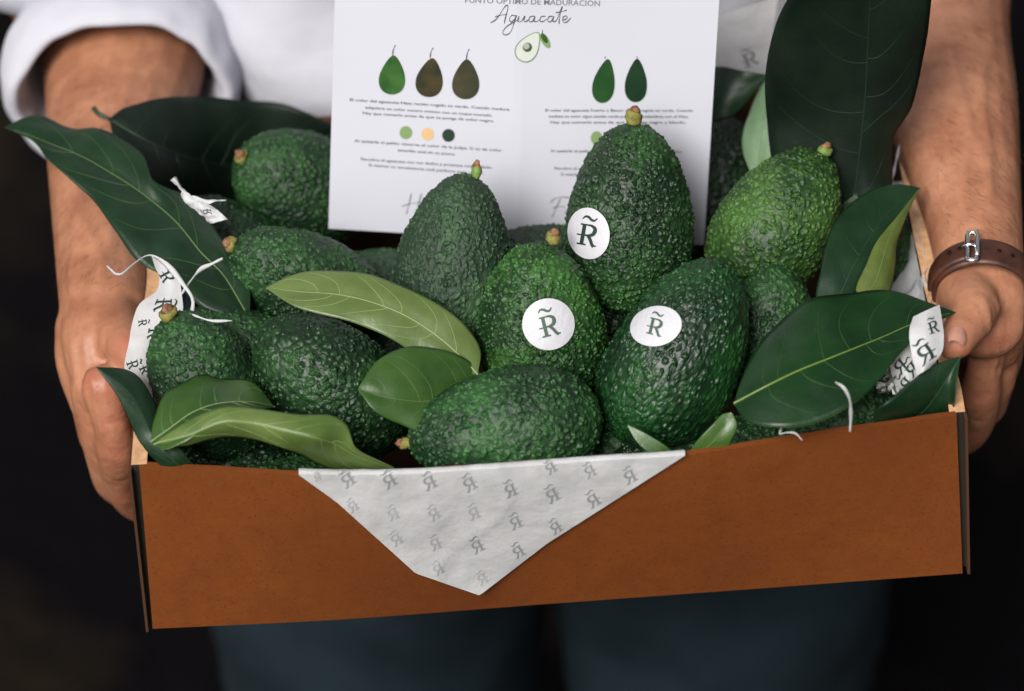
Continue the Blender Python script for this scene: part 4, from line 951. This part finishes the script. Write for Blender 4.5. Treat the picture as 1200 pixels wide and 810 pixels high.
def line(pts, depth_, wid):
    P2 = [V((a, b, 0)) for a, b in pts]; n = int(sum((b-a).length for a, b in zip(P2, P2[1:]))/3)+2; best = {}
    for i in range(n+1):
        q_ = cr(P2, i/n) if len(P2) > 2 else P2[0].lerp(P2[1], i/n); h = hit_body(q_.x, q_.y)
        if h is None: continue
        fade = min(1, 4*i/n+.15, 4*(1-i/n)+.15)
        for co, idx, dd in kd.find_range(h, wid*2.4):
            w_ = math.exp(-(dd/wid)**2)*fade
            if w_ > best.get(idx, 0): best[idx] = w_
    for k_, w_ in best.items(): disp[k_] = disp.get(k_, 0)+depth_*w_
def blush(px, py, r):
    h = hit_body(px, py)
    if h is None: return
    for co, idx, dd in kd.find_range(h, r*2.2): redv[idx] = max(redv.get(idx, 0), math.exp(-(dd/r)**2))
for l_ in ([(1105, 15), (1118, 80), (1136, 150), (1126, 225), (1134, 280)], [(1162, 40), (1150, 110), (1160, 190), (1150, 262)], [(1136, 150), (1152, 185), (1165, 250)],
           [(82, 180), (92, 250), (84, 320), (90, 380)], [(140, 120), (120, 200), (128, 270), (112, 340)], [(92, 250), (112, 290), (122, 330)]): line(l_, .0011, .0030)
for l_ in ([(84, 390), (88, 430), (100, 480)], [(100, 385), (103, 430), (112, 462)], [(118, 385), (119, 420), (123, 450)], [(1152, 345), (1158, 372), (1160, 392)], [(1168, 350), (1172, 378), (1172, 400)]): line(l_, .0012, .0026)
# creases over the joints and between the fingers
for cx_, cy_, L_, a_ in ((130, 492, 20, 8), (131, 497, 18, 8), (137, 528, 18, 4), (138, 533, 16, 4), (141, 563, 18, 0), (110, 500, 14, 15), (118, 540, 14, 12), (1149, 462, 20, -6), (1149, 467, 18, -6), (1146, 492, 18, -4), (1170, 432, 12, -10), (1137, 372, 16, 40), (1141, 368, 16, 40), (134, 384, 16, -40)):
    a_ = math.radians(a_); line([(cx_-L_*math.cos(a_)*.5, cy_-L_*math.sin(a_)*.5), (cx_, cy_+1.5), (cx_+L_*math.cos(a_)*.5, cy_+L_*math.sin(a_)*.5)], -.0009, .0011)
for l_ in ([(114, 440), (116, 470), (121, 500), (128, 535)], [(104, 430), (106, 465), (113, 500)], [(1165, 392), (1163, 425), (1158, 455)], [(1174, 395), (1174, 420), (1168, 445)]): line(l_, -.0010, .0014)
for b_ in ((130, 494, .008), (122, 458, .009), (137, 530, .007), (150, 585, .009), (105, 440, .009), (1149, 464, .008), (1158, 398, .009), (1140, 510, .009), (1123, 398, .008), (1170, 398, .008), (143, 405, .008)): blush(*b_)
nrm_ = {k_: bme.vertices[k_].normal.copy() for k_ in disp}
for k_, d_ in disp.items(): v = bme.vertices[k_]; v.co = v.co + nrm_[k_]*d_
att = bme.attributes.new('flush', 'FLOAT', 'POINT')
for k_, w_ in redv.items(): att.data[k_].value = w_
bme.update()
body = bpy.data.objects.new('body', bme); COL.objects.link(body); body.parent = person; body.matrix_parent_inverse = person.matrix_world.inverted()

# fine hair on the forearms
vs = []; fs = []; rh = random.Random(5)
for (xa, xb, ya, yb, cnt, sx_) in ((50, 225, 60, 340, 620, -1), (1062, 1192, -20, 275, 520, 1)):
    for k in range(cnt):
        px_, py_ = rh.uniform(xa, xb), rh.uniform(ya, yb); h = bvh.ray_cast(CAMP, ray(px_, py_))
        if h[0] is None: continue
        p, n_ = h[0], h[1]; d = V((sx_*rh.uniform(.2, .9), -1+rh.uniform(-.3, .3), rh.uniform(-.3, .3))); d = (d-n_*d.dot(n_)).normalized(); L = rh.uniform(.005, .011); sdv_ = n_.cross(d); cv = rh.uniform(-.3, .3)
        pts = [p+d*(L*t)+n_*(L*(.28*t-.10*t*t))+sdv_*(cv*L*t*t) for t in (0, .35, .7, 1)]; o = len(vs)
        for i, q_ in enumerate(pts):
            w_ = .00007*(1-i/3.6)
            for an in (0, 2.1, 4.2): vs.append(q_+(sdv_*math.cos(an)+n_*math.sin(an))*w_)
        for i in range(3):
            for a in range(3): fs.append((o+3*i+a, o+3*i+(a+1) % 3, o+3*i+3+(a+1) % 3, o+3*i+3+a))
tag(mesh_obj('arm_hair', vs, fs, M['hair'], person), kind='stuff')

# thumb nail (right of the picture)
def nail(cpx, cpy, cz, dirpx, w_, l_, lift):
    c = PZ(cpx, cpy, cz); 
    d = (PZ(cpx+dirpx[0], cpy+dirpx[1], cz)-c).normalized(); n = (-FW+V((0, 0, .3))).normalized(); n = (n-d*n.dot(d)).normalized(); s = d.cross(n); vs = []
    for i in range(9):
        for j in range(7):
            a = (j/6-.5)*1.9; t = i/8-.5; ww = w_*(1-.35*max(0, t*2-.2)**2-.2*max(0, -t*2-.4)); vs.append(c+d*(l_*t)+s*(math.sin(a)*ww*.62)+n*(math.cos(a)*w_*.55-w_*.55+lift-.001*abs(t)))
    o = mesh_obj('thumbnail', vs, grid_faces(8, 6), M['nail'], person); return o

# shirt: torso
def shirt_mesh():
    vs = []; nu_, nv_ = 120, 70
    for i in range(nu_+1):
        a = 2*PI*i/nu_
        for j in range(nv_+1):
            v = j/nv_; z = -.20+.60*v
            rx = .195-.015*math.sin(v*PI)+.01*(1-v); ry = .125+.012*math.sin(v*5); x, y = rx*math.cos(a), ry*math.sin(a)
            x = math.copysign(abs(math.cos(a))**.85, math.cos(a))*rx; y = math.copysign(abs(math.sin(a))**.85, math.sin(a))*ry
            if v > .88: f = 1-((v-.88)/.12)**2*.5; x *= f; y *= f
            p = V((x, .445+y, z)); q = V((x*7+z*5, y*5, z*6-x*5)); fo = noise.noise(q)*.016+noise.noise(q*2.2)*.011+.006*abs(noise.noise(q*3.1+V((4,1,2))))
            fo += .010*math.sin(x*40+z*26+4*noise.noise(V((x*4, z*4, 7))))*(.5+.5*noise.noise(V((x*6, z*5, 3))))
            p += V((x/rx, y/ry, 0)).normalized()*fo; vs.append(p)
    return mesh_obj('shirt', vs, grid_faces(nu_, nv_), M['shirt'], person)
sh_ = shirt_mesh()
# button placket strip down the shirt front
# rolled sleeves
def sleeve(s, ringc, axis, R_in, up):
    """lathe around the forearm: upper sleeve from the elbow, and a thick rolled cuff"""
    ax = axis.normalized(); a = ax.cross(V((0, 0, 1))).normalized(); b = a.cross(ax); c = ringc
    prof = [(-.20, R_in*1.35), (-.15, R_in*1.42), (-.10, R_in*1.33), (-.062, R_in*1.30), (-.045, R_in*1.30), (-.036, R_in*1.40), (-.022, R_in*1.43), (-.006, R_in*1.40), (.003, R_in*1.32), (.004, R_in*1.22), (-.002, R_in*1.16), (-.012, R_in*1.13), (-.05, R_in*1.1)]
    prof3 = [V((h, r, 0)) for h, r in prof]; nP = 70; nA = 96; vs = []
    for i in range(nP+1):
        h = cr(prof3, i/nP)
        for j in range(nA):
            t = 2*PI*j/nA; q = V((math.cos(t)*1.5, math.sin(t)*1.5, h.x*25)); cl = 1+.05*noise.noise(q+V((s*3, 0, 0)))+.03*noise.noise(q*2.5)
            r = h.y*cl; hh = h.x+.012*noise.noise(V((math.cos(t)*1.1, math.sin(t)*1.1, s*2)))+.002*math.sin(4*t)
            p = c+ax*hh+(a*math.cos(t)+b*math.sin(t)*.88)*r; vs.append(p)
    fs = [(i*nA+j, i*nA+(j+1) % nA, (i+1)*nA+(j+1) % nA, (i+1)*nA+j) for i in range(nP) for j in range(nA)]
    return mesh_obj('rolled_sleeve', vs, fs, M['shirt'], person)
cL = PZ(143, 112, -.004); sleeve(-1, cL, V((.03, -1, -.02)), .047, None)
cR = PZ(1092, -75, .005); sleeve(1, cR, V((.05, -1, -.02)), .044, None)
for s in (-1, 1):          # upper arm sleeves
    pts = arclen([V((s*.16, .44, .36)), V((s*.225, .455, .24)), V((s*.255, .46, .10)), V((s*.262, .44, .0))], 24)
    v, f = tube(pts, [.078-.010*i/24+.004*math.sin(i*.9) for i in range(25)], 32)
    v = [p+V((noise.noise(p*14), noise.noise(p*14+V((5, 0, 0))), 0))*.008 for p in v]
    mesh_obj('upper_sleeve', v, f, M['shirt'], person)
# jeans
vs = []; fs = []
for s in (-1, 1):
    o = len(vs); nA, nH = 48, 44
    for i in range(nH+1):
        t = i/nH; z = -.14-.84*t
        cx = s*(.112+.018*t); r = .156-.075*t; cy = .44+.02*t
        for j in range(nA):
            a = 2*PI*j/nA; p = V((cx+r*1.0*math.cos(a), cy+r*.98*math.sin(a), z)); p += V((math.cos(a), math.sin(a), 0))*(.006*noise.noise(p*9)+.0035*noise.noise(V((p.x*14, p.y*14, p.z*28)))); vs.append(p)
    for i in range(nH):
        for j in range(nA): fs.append((o+i*nA+j, o+i*nA+(j+1) % nA, o+(i+1)*nA+(j+1) % nA, o+(i+1)*nA+j))
    
o = len(vs)                                   # seat and hips
for i in range(13):
    t = i/12; z = -.10-.15*t
    for j in range(48): a = 2*PI*j/48; vs.append(V(((.21+.04*math.sin(t*PI/2))*math.cos(a), .44+(.130)*math.sin(a), z)))
for i in range(12):
    for j in range(48): fs.append((o+i*48+j, o+i*48+(j+1) % 48, o+(i+1)*48+(j+1) % 48, o+(i+1)*48+j))
mesh_obj('jeans', vs, fs, M['denim'], person)
for s in (-1, 1):           # shoes on the ground
    vs = []; 
    for i in range(17):
        t = i/16; y = .54-.29*t; w_ = .042*math.sin(PI*min(max(t*.86+.1, 0), 1))**.5; h = .085*(1-.55*t) if t > .1 else .08
        for j in range(16):
            a = PI*2*j/16; vs.append(V((s*.125+w_*math.cos(a), y, -1.018+max(0, h/2+h/2*math.sin(a)))))
    fs = [(i*16+j, i*16+(j+1) % 16, (i+1)*16+(j+1) % 16, (i+1)*16+j) for i in range(16) for j in range(16)]+[tuple(range(16)), tuple(range(256, 272))]
    mesh_obj('shoe', vs, fs, M['leather'], person)

# ------------------------------------------------------------------ leather wrist strap
P, R = wrist_R
wc = P[-1].lerp(P[-2], -.20); ax = (P[-2]-P[-1]).normalized(); ax = (ax + V((0.10, 0, 0))).normalized(); sa = ax.cross(V((0, 0, 1))).normalized()
if sa.x < 0: sa = -sa
sb = sa.cross(ax); sb = sb if sb.z > 0 else -sb
strap_root = empty('wrist_strap', wc, 'brown leather strap with a metal buckle round the wrist at the right', 'wrist strap')
rx, ry = R[-1][0]*1.04, R[-1][1]*1.10
def ring(name, a0, a1, h0, h1, th, m, lift=0, n=90, par=None, tilt=0.0):
    vs = []
    for i in range(n+1):
        a = math.radians(a0+(a1-a0)*i/n)
        for (hh, rr) in ((h0, 0), (h0, th*.7), (h0+(h1-h0)*.12, th), ((h0+h1)/2, th*1.08), (h1-(h1-h0)*.12, th), (h1, th*.7), (h1, 0)):
            c = wc+ax*(hh+tilt*math.cos(a)); vs.append(c+sa*((rx+lift+rr)*math.cos(a))+sb*((ry+lift+rr)*math.sin(a)))
    fs = grid_faces(n, 6)
    return mesh_obj(name, vs, fs, m, par or strap_root)
ring('strap_band', -180, 180, -.0085, .0090, .0022, M['leather'])
ring('strap_end', 108, 178, -.0065, .0070, .0020, M['leather'], lift=.0022, tilt=.001)
def on_strap(a, h, lift): a = math.radians(a); return wc+ax*h+sa*((rx+.0026+lift)*math.cos(a))+sb*((ry+.0026+lift)*math.sin(a))
bk = [on_strap(98, -.0105, .0022), on_strap(98, .0105, .0022), on_strap(108, .0105, .0026), on_strap(108, -.0105, .0026)]
ring_pts = []
for i in range(4):
    a, b = bk[i], bk[(i+1) % 4]; ring_pts += [a.lerp(b, .12), a.lerp(b, .5), a.lerp(b, .88)]
ring_pts.append(ring_pts[0]); v, f = tube(ring_pts, .0013, 10); mesh_obj('buckle', v, f, M['steel'], strap_root)
v, f = tube([on_strap(98, 0, .0026), on_strap(106, 0, .0040), on_strap(116, 0, .0030)], .0008, 8); mesh_obj('buckle_pin', v, f, M['steel'], strap_root)
for a, lf in ((116, .0024), (74, .0), (58, .0), (128, .0024)):
    c = on_strap(a, 0, lf+.0002); n_ = (c-wc).normalized(); v, f = tube([c, c+n_*.0003], .0012, 12); mesh_obj('strap_hole', v, f, M['hole'], strap_root)
nail(1123, 391, .026, (-4, 16), .0085, .0105, .0002)
